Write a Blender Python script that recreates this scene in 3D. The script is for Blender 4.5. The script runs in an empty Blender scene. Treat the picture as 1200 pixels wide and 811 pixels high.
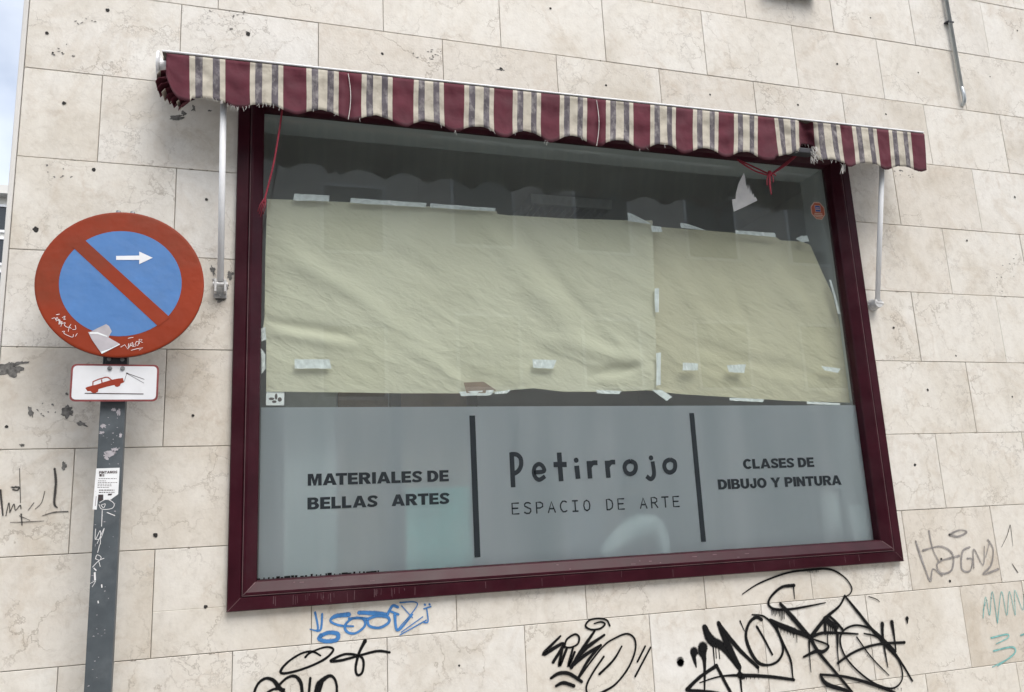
import bpy, bmesh, math, random
from mathutils import Vector, Matrix, noise, geometry

random.seed(7)
# ------------------------------------------------------------------ camera
D, CZ, FPX, IW, IH = 3.6, 1.55, 965.41, 1200, 811
scene = bpy.context.scene
COL = scene.collection
CAMR = Matrix.Rotation(math.radians(-17.5762), 3, 'Z') @ Matrix.Rotation(math.radians(2.70765), 3, 'Y') @ Matrix.Rotation(math.radians(101.99319), 3, 'X')
CAMC = Vector((0, -D, CZ))
cam_d = bpy.data.cameras.new('camera'); cam = bpy.data.objects.new('camera', cam_d); COL.objects.link(cam)
cam.matrix_world = Matrix.Translation(CAMC) @ CAMR.to_4x4()
cam_d.sensor_width = 36; cam_d.lens = FPX / IW * 36; cam_d.clip_end = 500; cam_d.clip_start = .05
scene.camera = cam


def ray(px, py):
    return CAMR @ Vector(((px - IW / 2) / FPX, -(py - IH / 2) / FPX, -1))


def at(px, py, y=0.):
    """point of the vertical plane at depth y that the photograph shows at this pixel"""
    d = ray(px, py)
    return CAMC + d * ((y + D) / d.y)


def atp(px, py, p0, n, off=0.):
    d = ray(px, py)
    return CAMC + d * ((p0 + n * off - CAMC).dot(n) / d.dot(n))


def Z(ox, oy, s, pts):
    return [(ox + x / s, oy + y / s) for x, y in pts]


# ------------------------------------------------------------------ materials
def mat(name):
    m = bpy.data.materials.new(name); m.use_nodes = True
    nt = m.node_tree; nt.nodes.clear()
    out = nt.nodes.new('ShaderNodeOutputMaterial')
    return m, nt, out


def N(nt, t, **kw):
    n = nt.nodes.new(t)
    for k, v in kw.items():
        if k.startswith('_'):
            setattr(n, k[1:], v)
        else:
            n.inputs[k.replace('__', ' ')].default_value = v
    return n


def L(nt, a, b):
    nt.links.new(a, b)


def ramp(nt, src, stops):
    r = nt.nodes.new('ShaderNodeValToRGB')
    e = r.color_ramp.elements
    while len(e) < len(stops):
        e.new(0.5)
    for i, (p, c) in enumerate(stops):
        e[i].position = p
        e[i].color = c if len(c) == 4 else (*c, 1)
    L(nt, src, r.inputs['Fac'])
    return r.outputs['Color']


def mixc(nt, fac, a, b, mode='MIX'):
    n = nt.nodes.new('ShaderNodeMix'); n.data_type = 'RGBA'; n.blend_type = mode
    for s, v in (('Factor', fac), ('A', a), ('B', b)):
        sock = [i for i in n.inputs if i.name == s and (i.type == 'RGBA' if s != 'Factor' else i.type == 'VALUE')][0]
        if hasattr(v, 'links') or isinstance(v, bpy.types.NodeSocket):
            L(nt, v, sock)
        elif s == 'Factor':
            sock.default_value = v
        else:
            sock.default_value = (*v, 1) if len(v) == 3 else v
    return [o for o in n.outputs if o.type == 'RGBA'][0]


def math_(nt, op, a, b=0., c=0.):
    n = nt.nodes.new('ShaderNodeMath'); n.operation = op
    for i, v in enumerate((a, b, c)):
        if isinstance(v, bpy.types.NodeSocket):
            L(nt, v, n.inputs[i])
        else:
            n.inputs[i].default_value = v
    return n.outputs[0]


def basic(name, col, rough=.5, metal=0., var=.12, scale=18., bump=0., bscale=120., spec=.5, stretch=(1, 1, 1), dirt=None, dscale=6., damt=.5):
    m, nt, out = mat(name)
    p = N(nt, 'ShaderNodeBsdfPrincipled', Roughness=rough, Metallic=metal)
    p.inputs['Specular IOR Level'].default_value = spec
    tc = N(nt, 'ShaderNodeTexCoord')
    mp = N(nt, 'ShaderNodeMapping'); mp.inputs['Scale'].default_value = stretch
    L(nt, tc.outputs['Object'], mp.inputs[0])
    nz = N(nt, 'ShaderNodeTexNoise', Scale=scale, Detail=5.)
    L(nt, mp.outputs[0], nz.inputs['Vector'])
    lo = tuple(c * (1 - var) for c in col); hi = tuple(min(1, c * (1 + var)) for c in col)
    c = ramp(nt, nz.outputs['Fac'], [(.3, lo), (.7, hi)])
    if dirt:
        n2 = N(nt, 'ShaderNodeTexNoise', Scale=dscale, Detail=8., Roughness=.65)
        L(nt, mp.outputs[0], n2.inputs['Vector'])
        f = ramp(nt, n2.outputs['Fac'], [(.48, (0, 0, 0)), (.72, (damt, damt, damt))])
        c = mixc(nt, f, c, dirt)
    L(nt, c, p.inputs['Base Color'])
    rr = math_(nt, 'MULTIPLY_ADD', nz.outputs['Fac'], .2, rough - .1)
    L(nt, rr, p.inputs['Roughness'])
    if bump:
        n3 = N(nt, 'ShaderNodeTexNoise', Scale=bscale, Detail=3.)
        L(nt, mp.outputs[0], n3.inputs['Vector'])
        b = N(nt, 'ShaderNodeBump', Strength=bump, Distance=.002 if bscale > 40 else .02)
        L(nt, n3.outputs['Fac'], b.inputs['Height']); L(nt, b.outputs[0], p.inputs['Normal'])
    L(nt, p.outputs[0], out.inputs[0])
    return m


def spray(name, col, k, thr, patch, rough=.7, spec=.2):
    m = basic(name, col, rough, var=.25, scale=25, spec=spec)
    nt = m.node_tree; out = [n for n in nt.nodes if n.type == 'OUTPUT_MATERIAL'][0]; pr = [n for n in nt.nodes if n.type == 'BSDF_PRINCIPLED'][0]
    ed = N(nt, 'ShaderNodeAttribute', _attribute_name='edge'); tc = N(nt, 'ShaderNodeTexCoord')
    n1 = N(nt, 'ShaderNodeTexNoise', Scale=170., Detail=4., Roughness=.7); L(nt, tc.outputs['Object'], n1.inputs['Vector'])
    n2 = N(nt, 'ShaderNodeTexNoise', Scale=6., Detail=3.); L(nt, tc.outputs['Object'], n2.inputs['Vector'])
    a = math_(nt, 'MULTIPLY', ed.outputs['Fac'], k)
    a = math_(nt, 'ADD', a, math_(nt, 'MULTIPLY_ADD', n1.outputs['Fac'], 1.1, thr))
    a = math_(nt, 'ADD', a, math_(nt, 'MULTIPLY_ADD', n2.outputs['Fac'], patch, -patch * .5))
    cl = N(nt, 'ShaderNodeClamp'); L(nt, a, cl.inputs[0])
    tr = N(nt, 'ShaderNodeBsdfTransparent'); mx = N(nt, 'ShaderNodeMixShader')
    L(nt, cl.outputs[0], mx.inputs[0]); L(nt, tr.outputs[0], mx.inputs[1]); L(nt, pr.outputs[0], mx.inputs[2]); L(nt, mx.outputs[0], out.inputs[0])
    return m


def stone_material():
    m, nt, out = mat('cream_marble')
    p = N(nt, 'ShaderNodeBsdfPrincipled', Roughness=.5)
    p.inputs['Specular IOR Level'].default_value = .35
    tc = N(nt, 'ShaderNodeTexCoord')
    at_ = N(nt, 'ShaderNodeAttribute', _attribute_name='slab')
    off = N(nt, 'ShaderNodeVectorMath', _operation='MULTIPLY_ADD')
    L(nt, at_.outputs['Color'], off.inputs[0]); off.inputs[1].default_value = (37, 23, 41)
    L(nt, tc.outputs['Object'], off.inputs[2])
    P = off.outputs[0]
    sep = N(nt, 'ShaderNodeSeparateColor'); L(nt, at_.outputs['Color'], sep.inputs[0])
    # big soft clouds
    n1 = N(nt, 'ShaderNodeTexNoise', Scale=2.2, Detail=7., Roughness=.6, Distortion=.6); L(nt, P, n1.inputs['Vector'])
    base = ramp(nt, n1.outputs['Fac'], [(.30, (.592, .550, .478)), (.48, (.686, .656, .597)), (.72, (.735, .718, .675))])
    # per-slab tone
    tone = ramp(nt, sep.outputs[0], [(0., (.945, .92, .89)), (.3, (.99, .98, .965)), (.7, (1.01, 1.005, .99)), (1., (1.02, 1.025, 1.035))])
    base = mixc(nt, 1., base, tone, 'MULTIPLY')
    # warm brown stains
    n2 = N(nt, 'ShaderNodeTexNoise', Scale=3.1, Detail=9., Roughness=.7, Distortion=1.2)
    o2 = N(nt, 'ShaderNodeVectorMath', _operation='ADD'); L(nt, P, o2.inputs[0]); o2.inputs[1].default_value = (5, 9, 3)
    L(nt, o2.outputs[0], n2.inputs['Vector'])
    f = ramp(nt, n2.outputs['Fac'], [(.54, (0, 0, 0)), (.78, (.55, .55, .55))])
    base = mixc(nt, f, base, (.46, .37, .265))
    # warped crack network
    nw = N(nt, 'ShaderNodeTexNoise', Scale=5., Detail=6., Roughness=.65); L(nt, P, nw.inputs['Vector'])
    w = N(nt, 'ShaderNodeVectorMath', _operation='MULTIPLY_ADD'); L(nt, nw.outputs['Color'], w.inputs[0]); w.inputs[1].default_value = (.32, .32, .32); L(nt, P, w.inputs[2])

    def cracks(scale, width, mscale, lo, hi, amt):
        v = N(nt, 'ShaderNodeTexVoronoi', _feature='DISTANCE_TO_EDGE', Scale=scale); L(nt, w.outputs[0], v.inputs['Vector'])
        line = ramp(nt, v.outputs['Distance'], [(0., (1, 1, 1)), (width, (0, 0, 0))])
        nm = N(nt, 'ShaderNodeTexNoise', Scale=mscale, Detail=4.); L(nt, o2.outputs[0], nm.inputs['Vector'])
        mk = ramp(nt, nm.outputs['Fac'], [(lo, (0, 0, 0)), (hi, (amt, amt, amt))])
        return mixc(nt, 1., line, mk, 'MULTIPLY')
    c1 = cracks(3.6, .020, 3.3, .44, .66, .55)
    c2 = cracks(8.5, .032, 2.8, .49, .68, .5)
    c3 = cracks(5.2, .085, 4.4, .45, .75, .36)
    base = mixc(nt, c3, base, (.44, .345, .25))
    base = mixc(nt, c1, base, (.27, .22, .17))
    base = mixc(nt, c2, base, (.20, .165, .135))
    n7 = N(nt, 'ShaderNodeTexNoise', Scale=22., Detail=9., Roughness=.72, Distortion=.5); L(nt, P, n7.inputs['Vector'])
    base = mixc(nt, 1., base, ramp(nt, n7.outputs['Fac'], [(.3, (.88, .865, .84)), (.48, (1., .995, .985)), (.7, (1.07, 1.07, 1.065))]), 'MULTIPLY')
    # pale fossil flecks
    v4 = N(nt, 'ShaderNodeTexVoronoi', Scale=26.); L(nt, w.outputs[0], v4.inputs['Vector'])
    f4 = ramp(nt, v4.outputs['Distance'], [(.05, (.35, .35, .35)), (.22, (0, 0, 0))])
    base = mixc(nt, f4, base, (.66, .64, .60))
    # dark pits
    v5 = N(nt, 'ShaderNodeTexVoronoi', Scale=15.); L(nt, w.outputs[0], v5.inputs['Vector'])
    sel = ramp(nt, v5.outputs['Color'], [(.90, (0, 0, 0)), (.93, (1, 1, 1))])
    f5 = ramp(nt, v5.outputs['Distance'], [(.05, (.7, .7, .7)), (.09, (0, 0, 0))])
    f5 = mixc(nt, 1., f5, sel, 'MULTIPLY')
    base = mixc(nt, f5, base, (.16, .14, .12))
    # rain dirt running down, whole wall
    mp = N(nt, 'ShaderNodeMapping'); mp.inputs['Scale'].default_value = (9, 1, .8); L(nt, tc.outputs['Object'], mp.inputs[0])
    n6 = N(nt, 'ShaderNodeTexNoise', Scale=1., Detail=6., Roughness=.6); L(nt, mp.outputs[0], n6.inputs['Vector'])
    f6 = ramp(nt, n6.outputs['Fac'], [(.5, (0, 0, 0)), (.85, (.22, .22, .22))])
    base = mixc(nt, f6, base, (.42, .40, .37))
    L(nt, base, p.inputs['Base Color'])
    nb = N(nt, 'ShaderNodeTexNoise', Scale=85., Detail=6.); L(nt, P, nb.inputs['Vector'])
    hb = math_(nt, 'SUBTRACT', nb.outputs['Fac'], math_(nt, 'MULTIPLY', c1, 1.2))
    b = N(nt, 'ShaderNodeBump', Strength=.45, Distance=.002); L(nt, hb, b.inputs['Height']); L(nt, b.outputs[0], p.inputs['Normal'])
    rg = math_(nt, 'MULTIPLY_ADD', n1.outputs['Fac'], .3, .36); L(nt, rg, p.inputs['Roughness'])
    L(nt, p.outputs[0], out.inputs[0])
    return m


def glass_material():
    m, nt, out = mat('window_glass')
    geo = N(nt, 'ShaderNodeNewGeometry')
    ior = math_(nt, 'MULTIPLY_ADD', geo.outputs['Backfacing'], 1 / 1.52 - 1.52, 1.52)
    fr = N(nt, 'ShaderNodeFresnel'); L(nt, ior, fr.inputs['IOR'])
    tr = N(nt, 'ShaderNodeBsdfTransparent'); tr.inputs['Color'].default_value = (.95, .975, .965, 1)
    gl = N(nt, 'ShaderNodeBsdfGlossy', Roughness=.0); gl.inputs['Color'].default_value = (.95, .98, 1, 1)
    tc = N(nt, 'ShaderNodeTexCoord')
    nz = N(nt, 'ShaderNodeTexNoise', Scale=1.6, Detail=1.); L(nt, tc.outputs['Object'], nz.inputs['Vector'])
    b = N(nt, 'ShaderNodeBump', Strength=.12, Distance=.004); L(nt, nz.outputs['Fac'], b.inputs['Height']); L(nt, b.outputs[0], gl.inputs['Normal'])
    mx = N(nt, 'ShaderNodeMixShader'); L(nt, fr.outputs[0], mx.inputs[0]); L(nt, tr.outputs[0], mx.inputs[1]); L(nt, gl.outputs[0], mx.inputs[2])
    # street dust film, strengthened as a painted haze to lighten the dark glass
    n2 = N(nt, 'ShaderNodeTexNoise', Scale=3., Detail=8.); L(nt, tc.outputs['Object'], n2.inputs['Vector'])
    f = math_(nt, 'MULTIPLY_ADD', n2.outputs['Fac'], .06, .022)
    df = N(nt, 'ShaderNodeBsdfDiffuse'); df.inputs['Color'].default_value = (.5, .5, .47, 1)
    m2 = N(nt, 'ShaderNodeMixShader'); L(nt, f, m2.inputs[0]); L(nt, mx.outputs[0], m2.inputs[1]); L(nt, df.outputs[0], m2.inputs[2])
    L(nt, m2.outputs[0], out.inputs[0])
    return m


def film_material():
    m, nt, out = mat('frosted_vinyl')
    tc = N(nt, 'ShaderNodeTexCoord')
    mp = N(nt, 'ShaderNodeMapping'); mp.inputs['Scale'].default_value = (7, 1, .9); L(nt, tc.outputs['Object'], mp.inputs[0])
    nz = N(nt, 'ShaderNodeTexNoise', Scale=1.1, Detail=7., Roughness=.6); L(nt, mp.outputs[0], nz.inputs['Vector'])
    c = ramp(nt, nz.outputs['Fac'], [(.3, (.385, .45, .473)), (.7, (.495, .552, .574))])
    ns = N(nt, 'ShaderNodeTexNoise', Scale=4.5, Detail=9., Roughness=.7, Distortion=.7); L(nt, tc.outputs['Object'], ns.inputs['Vector'])
    c = mixc(nt, ramp(nt, ns.outputs['Fac'], [(.58, (0, 0, 0)), (.75, (.4, .4, .4))]), c, (.56, .59, .59))
    df = N(nt, 'ShaderNodeBsdfDiffuse'); L(nt, c, df.inputs['Color'])
    rf = N(nt, 'ShaderNodeBsdfRefraction', Roughness=.29, IOR=1.25); rf.inputs['Color'].default_value = (.96, 1, 1, 1)
    mx = N(nt, 'ShaderNodeMixShader'); mx.inputs[0].default_value = .69
    L(nt, df.outputs[0], mx.inputs[1]); L(nt, rf.outputs[0], mx.inputs[2])
    gl = N(nt, 'ShaderNodeBsdfGlossy', Roughness=.28)
    fr = N(nt, 'ShaderNodeLayerWeight', Blend=.25)
    m2 = N(nt, 'ShaderNodeMixShader'); L(nt, math_(nt, 'MULTIPLY', fr.outputs['Fresnel'], .5), m2.inputs[0]); L(nt, mx.outputs[0], m2.inputs[1]); L(nt, gl.outputs[0], m2.inputs[2])
    L(nt, m2.outputs[0], out.inputs[0])
    return m


def paper_material(name, k):
    m, nt, out = mat(name)
    p = N(nt, 'ShaderNodeBsdfPrincipled', Roughness=.7)
    p.inputs['Specular IOR Level'].default_value = .25
    tc = N(nt, 'ShaderNodeTexCoord')
    n1 = N(nt, 'ShaderNodeTexNoise', Scale=2.5, Detail=5.); L(nt, tc.outputs['Object'], n1.inputs['Vector'])
    c = ramp(nt, n1.outputs['Fac'], [(.3, tuple(a * b for a, b in zip((.69, .658, .505), k))), (.7, tuple(a * b for a, b in zip((.745, .712, .56), k)))])
    # faint horizontal ribs of the kraft
    wv = N(nt, 'ShaderNodeTexWave', Scale=55., Distortion=.6, _bands_direction='Z'); L(nt, tc.outputs['Object'], wv.inputs['Vector'])
    c = mixc(nt, math_(nt, 'MULTIPLY', wv.outputs['Fac'], .06), c, (.42, .38, .26))
    L(nt, c, p.inputs['Base Color'])
    mp = N(nt, 'ShaderNodeMapping'); mp.inputs['Scale'].default_value = (3., 3, 7)
    m0 = N(nt, 'ShaderNodeMapping'); m0.inputs['Rotation'].default_value = (0, -.45, 0); L(nt, tc.outputs['Object'], m0.inputs[0]); L(nt, m0.outputs[0], mp.inputs[0])
    nw = N(nt, 'ShaderNodeTexNoise', Scale=1.6, Detail=4.); L(nt, mp.outputs[0], nw.inputs['Vector'])
    wp = N(nt, 'ShaderNodeVectorMath', _operation='MULTIPLY_ADD'); L(nt, nw.outputs['Color'], wp.inputs[0]); wp.inputs[1].default_value = (1.1, 1.1, 1.1); L(nt, mp.outputs[0], wp.inputs[2])
    h = None
    for sc_, am, ft in ((.8, 1.1, 'F1'), (1.9, .6, 'F1'), (4.6, .2, 'F1'), (11., .06, 'F1')):
        v = N(nt, 'ShaderNodeTexVoronoi', Scale=sc_, _feature=ft); L(nt, wp.outputs[0], v.inputs['Vector'])
        h = math_(nt, 'MULTIPLY_ADD', v.outputs['Distance'], am, h if h is not None else 0.)
    n2 = N(nt, 'ShaderNodeTexNoise', Scale=9., Detail=8., Roughness=.7); L(nt, mp.outputs[0], n2.inputs['Vector'])
    h = math_(nt, 'MULTIPLY_ADD', n2.outputs["Fac"], .34, h)
    b = N(nt, 'ShaderNodeBump', Strength=.46, Distance=.018); L(nt, h, b.inputs['Height']); L(nt, b.outputs[0], p.inputs['Normal'])
    tl = N(nt, 'ShaderNodeBsdfTranslucent'); L(nt, c, tl.inputs['Color'])
    mx = N(nt, 'ShaderNodeMixShader'); mx.inputs[0].default_value = .12
    L(nt, p.outputs[0], mx.inputs[1]); L(nt, tl.outputs[0], mx.inputs[2])
    L(nt, mx.outputs[0], out.inputs[0])
    return m


MAT = {}
MAT['stone'] = stone_material()
MAT['mortar'] = basic('joint_mortar', (.27, .24, .20), .9, var=.7, scale=4)
MAT['chip'] = basic('bare_cement_chip', (.155, .15, .14), .95, var=.5, scale=70, bump=.5)
MAT['edgechip'] = basic('broken_stone_edge', (.26, .23, .19), .95, var=.4, scale=50)
MAT['hole'] = basic('drill_hole_dark', (.028, .026, .024), .9, var=.3)
MAT['frame'] = basic('mahogany_lacquer', (.0345, .0046, .0098), .34, spec=.17, var=.22, scale=9, stretch=(1, 1, 1), dirt=(.07, .034, .040), dscale=3.5, damt=.35, bump=.12, bscale=45)
MAT['groove'] = basic('frame_seam_dust', (.14, .075, .08), .6, var=.3)
MAT['drip'] = basic('dried_drips', (.11, .055, .064), .7, var=.3, scale=40)
MAT['glass'] = glass_material()
MAT['film'] = film_material()
MAT['paper'] = paper_material('kraft_paper', (1, 1, 1)); MAT['paper_b'] = paper_material('browner_kraft_paper', (.93, .90, .84))
MAT['letters'] = basic('dark_vinyl_letters', (.017, .022, .026), .6, var=.1, spec=.2)
MAT['tape'] = basic('white_masking_tape', (.74, .77, .77), .5, var=.14, scale=45, bump=.5, bscale=60)
MAT['torn'] = basic('matt_white', (.92, .94, .96), .7, var=.08, scale=20)  # plain matt white, for the wedge on the glass and the patterned card
MAT['burgundy'] = basic('burgundy_canvas', (.088, .0095, .021), .85, var=.16, scale=9, bump=.42, bscale=9, dirt=(.055, .010, .018), dscale=4, damt=.5)
MAT['cream'] = basic('cream_canvas_stripe', (.455, .42, .345), .88, var=.10, scale=16, bump=.42, bscale=9, dirt=(.27, .235, .19), dscale=24, damt=.7)
MAT['greystripe'] = basic('grey_violet_canvas_stripe', (.092, .080, .090), .88, var=.3, scale=24, bump=.42, bscale=9, dirt=(.33, .31, .295), dscale=34, damt=.85, stretch=(1, 1, .55))
MAT['binding'] = basic('dark_red_binding', (.062, .008, .016), .8, var=.2)
MAT['underside'] = basic('awning_back_canvas', (.085, .07, .055), .9, var=.2)
MAT['whitemetal'] = basic('white_painted_metal', (.84, .85, .86), .4, var=.04, scale=10, dirt=(.55, .54, .52), dscale=10, damt=.3)
MAT['alu'] = basic('grey_cast_metal', (.55, .55, .54), .45, metal=.1, var=.25, scale=40)
MAT['darkmetal'] = basic('dark_metal', (.05, .05, .055), .4, metal=.5, var=.2)
MAT['pipe'] = basic('galvanised_pipe', (.50, .53, .53), .32, metal=.75, var=.12, scale=20)
MAT['cord'] = basic('red_cord', (.22, .014, .03), .75, var=.2)
MAT['fray'] = basic('frayed_white_thread', (.66, .64, .60), .9, var=.15)
MAT['signred'] = basic('faded_red_sign_paint', (.245, .028, .005), .55, var=.10, scale=5, dirt=(.17, .036, .014), dscale=3.0, damt=.85, spec=.25, bump=.25, bscale=9)
MAT['signblue'] = basic('sky_blue_sign_paint', (.074, .190, .43), .5, var=.06, scale=8, spec=.3, dirt=(.10, .19, .36), dscale=7, damt=.5, bump=.25, bscale=9)
MAT['signwhite'] = basic('white_sign_paint', (.72, .73, .745), .42, var=.05, scale=12, dirt=(.62, .60, .58), dscale=14, damt=.3)
MAT['platered'] = basic('red_plate_paint', (.29, .038, .016), .5, var=.14, scale=22, spec=.3)
MAT['plateborder'] = basic('dull_red_border', (.22, .045, .045), .55, var=.25, scale=22)
MAT['inkdark'] = basic('brown_black_ink', (.06, .04, .04), .6)
MAT['rim'] = basic('sign_rim', (.09, .02, .012), .5, var=.2)
MAT['pole'] = basic('grey_painted_pole', (.070, .083, .092), .5, var=.16, scale=16, dirt=(.14, .155, .165), dscale=11, damt=.5, bump=.2, bscale=60)
MAT['steel'] = basic('steel_bolt', (.34, .34, .34), .4, metal=.8, var=.3, scale=60)
MAT['residue'] = basic('grey_sticker_residue', (.42, .395, .415), .6, var=.14, scale=25)
MAT['sticker'] = basic('white_paper_sticker', (.80, .81, .81), .55, var=.05)
MAT['black'] = basic('black_spray_paint', (.0045, .0045, .005), .6, var=.2, spec=.2)
MAT['blackthin'] = basic('faded_black_marker', (.10, .095, .09), .7, var=.4, scale=30)
MAT['bluepaint'] = basic('blue_spray_paint', (.06, .20, .46), .65, var=.3, scale=25)
MAT['greypaint'] = basic('grey_faded_spray', (.40, .385, .37), .8, var=.14, scale=40)
MAT['tealpaint'] = basic('teal_marker', (.27, .52, .50), .7, var=.25, scale=30)
MAT['whitemarker'] = basic('white_marker', (.78, .77, .76), .6, var=.12, scale=80)
MAT['octred'] = basic('faded_alarm_red', (.42, .10, .05), .5, var=.12)
MAT['octedge'] = basic('pale_sticker_edge', (.62, .45, .36), .5, var=.1)
MAT['octblue'] = basic('alarm_blue', (.04, .10, .36), .5)
MAT['plaster'] = basic('cream_render', (.66, .645, .61), .9, var=.08, scale=2, bump=.2)
MAT['brickred'] = basic('brick_facade', (.60, .575, .54), .9, var=.1, scale=3, bump=.2)
MAT['darkglass'] = basic('dark_window_pane', (.03, .035, .04), .08, var=.1)
MAT['shutter'] = basic('grey_roller_shutter', (.30, .30, .29), .6, var=.1, stretch=(.3, .3, 40), scale=2)
MAT['rooftile'] = basic('roof_tile', (.30, .14, .09), .85, var=.25, scale=12)
MAT['asphalt'] = basic('asphalt', (.05, .05, .052), .9, var=.25, scale=60, bump=.5)
MAT['paving'] = basic('paving', (.40, .385, .36), .85, var=.15, scale=10, bump=.3)
MAT['kerb'] = basic('granite_kerb', (.36, .35, .34), .8, var=.2, scale=40)
MAT['roomwall'] = basic('grey_room_wall', (.78, .79, .80), .9, var=.06, scale=2)
MAT['roomdark'] = basic('dark_room_floor', (.12, .11, .10), .8, var=.1)
MAT['teal'] = basic('teal_board_paint', (.22, .66, .60), .7, var=.08)
MAT['whiteitem'] = basic('white_plastic', (.85, .87, .88), .4, var=.04)
MAT['bluegrey'] = basic('blue_grey_card', (.06, .09, .13), .7)
MAT['brown'] = basic('brown_board', (.28, .20, .15), .7, var=.15)
MAT['palepanel'] = basic('pale_panel', (.55, .58, .57), .7, var=.1)
MAT['blackframe'] = basic('black_picture_frame', (.018, .018, .02), .4)
MAT['reveal'] = basic('grey_plaster_reveal', (.50, .53, .53), .85, var=.06, scale=3)
MAT['lamp'] = basic('white_louvre', (.72, .73, .74), .4)


MAT['black'] = MAT['black']; MAT['sprayblack'] = spray('black_spray_tag', (.0045, .0045, .005), 3.2, -.75, .5, .6)
MAT['bluepaint'] = spray('blue_spray_paint', (.06, .20, .46), 2.6, -.75, 1.2)
MAT['blackthin'] = spray('faded_black_marker', (.06, .056, .052), 1.8, -.85, 2.4)
MAT['greypaint'] = spray('grey_faded_spray', (.27, .255, .245), 1.3, -.6, 1.6)
MAT['tealpaint'] = spray('teal_marker', (.20, .45, .43), 1.8, -.7, 1.8)


# ------------------------------------------------------------------ mesh helpers
class MB:
    def __init__(self):
        self.v = []; self.f = []; self.mi = []; self.mats = []; self.col = []; self.edge = {}

    def slot(self, m):
        m = MAT[m]
        if m not in self.mats:
            self.mats.append(m)
        return self.mats.index(m)

    def face(self, pts, m=None, col=None):
        i0 = len(self.v)
        self.v += [Vector(p) for p in pts]
        self.f.append(list(range(i0, i0 + len(pts)))); self.mi.append(self.slot(m) if m else 0); self.col.append(col)

    def faces(self, verts, faces, m=None):
        i0 = len(self.v); self.v += [Vector(p) for p in verts]
        for f in faces:
            self.f.append([i0 + i for i in f]); self.mi.append(self.slot(m) if m else 0); self.col.append(None)

    def box(self, a, b, m=None):
        (x0, y0, z0), (x1, y1, z1) = a, b
        x0, x1 = sorted((x0, x1)); y0, y1 = sorted((y0, y1)); z0, z1 = sorted((z0, z1))
        vs = [(x0, y0, z0), (x1, y0, z0), (x1, y1, z0), (x0, y1, z0), (x0, y0, z1), (x1, y0, z1), (x1, y1, z1), (x0, y1, z1)]
        self.faces(vs, [(0, 3, 2, 1), (4, 5, 6, 7), (0, 1, 5, 4), (1, 2, 6, 5), (2, 3, 7, 6), (3, 0, 4, 7)], m)

    def tube(self, pts, r, m=None, n=12, cap=True):
        pts = [Vector(p) for p in pts]
        rs = r if isinstance(r, (list, tuple)) else [r] * len(pts)
        vs = []; prev = None
        for i, p in enumerate(pts):
            t = (pts[min(i + 1, len(pts) - 1)] - pts[max(i - 1, 0)]).normalized()
            if prev is None:
                a = Vector((0, 0, 1)) if abs(t.z) < .9 else Vector((1, 0, 0))
                u = t.cross(a).normalized()
            else:
                u = (prev - t * prev.dot(t)).normalized()
            prev = u; w = t.cross(u)
            for k in range(n):
                an = 2 * math.pi * k / n
                vs.append(p + (u * math.cos(an) + w * math.sin(an)) * rs[i])
        fs = []
        for i in range(len(pts) - 1):
            for k in range(n):
                fs.append((i * n + k, i * n + (k + 1) % n, (i + 1) * n + (k + 1) % n, (i + 1) * n + k))
        if cap:
            fs.append(tuple(range(n - 1, -1, -1))); fs.append(tuple((len(pts) - 1) * n + k for k in range(n)))
        self.faces(vs, fs, m)

    def prism(self, pts, dvec, m=None):
        """polygon pts (3D, planar) extruded by dvec, triangulated caps"""
        pts = [Vector(p) for p in pts]; dvec = Vector(dvec); n = len(pts)
        tris = geometry.tessellate_polygon([pts])
        vs = pts + [p + dvec for p in pts]
        fs = [tuple(t) for t in tris] + [tuple(i + n for i in reversed(t)) for t in tris]
        for i in range(n):
            fs.append((i, (i + 1) % n, (i + 1) % n + n, i + n))
        self.faces(vs, fs, m)

    def build(self, name, m=None, parent=None, smooth=False, bevel=0, solid=0):
        me = bpy.data.meshes.new(name)
        off = Vector((0, 0, 0))
        if parent is not None:
            q = parent
            while q is not None:
                off = off + q.location; q = q.parent
        me.from_pydata([v - off for v in self.v], [], self.f)
        mats = [MAT[m]] if m else self.mats
        for x in mats:
            me.materials.append(x)
        if not m:
            me.polygons.foreach_set('material_index', self.mi)
        if any(c is not None for c in self.col):
            a = me.color_attributes.new('slab', 'FLOAT_COLOR', 'CORNER')
            for p_, c in zip(me.polygons, self.col):
                for li in p_.loop_indices:
                    a.data[li].color = (*(c or (.5, .5, .5)), 1)
        if self.edge:
            ea = me.attributes.new('edge', 'FLOAT', 'POINT')
            ea.data.foreach_set('value', [self.edge.get(i, 1.) for i in range(len(self.v))])
        if smooth:
            me.polygons.foreach_set('use_smooth', [True] * len(me.polygons))
        me.update()
        o = bpy.data.objects.new(name, me); COL.objects.link(o)
        if parent is not None:
            o.parent = parent
        bm = bmesh.new(); bm.from_mesh(me); bmesh.ops.recalc_face_normals(bm, faces=bm.faces) if solid == 0 and not name.startswith('valance') else None
        bm.to_mesh(me); bm.free()
        if bevel:
            md = o.modifiers.new('bevel', 'BEVEL'); md.width = bevel; md.segments = 2; md.limit_method = 'ANGLE'
        if solid:
            md = o.modifiers.new('solid', 'SOLIDIFY'); md.thickness = solid; md.offset = 0
        return o


def tag(o, label=None, cat=None, group=None, kind=None):
    if label: o['label'] = label
    if cat: o['category'] = cat
    if group: o['group'] = group
    if kind: o['kind'] = kind
    return o


def empty(name, loc=(0, 0, 0), parent=None):
    o = bpy.data.objects.new(name, None); COL.objects.link(o); o.location = loc; o.empty_display_size = .1
    if parent is not None:
        o.parent = parent
    return o


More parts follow.
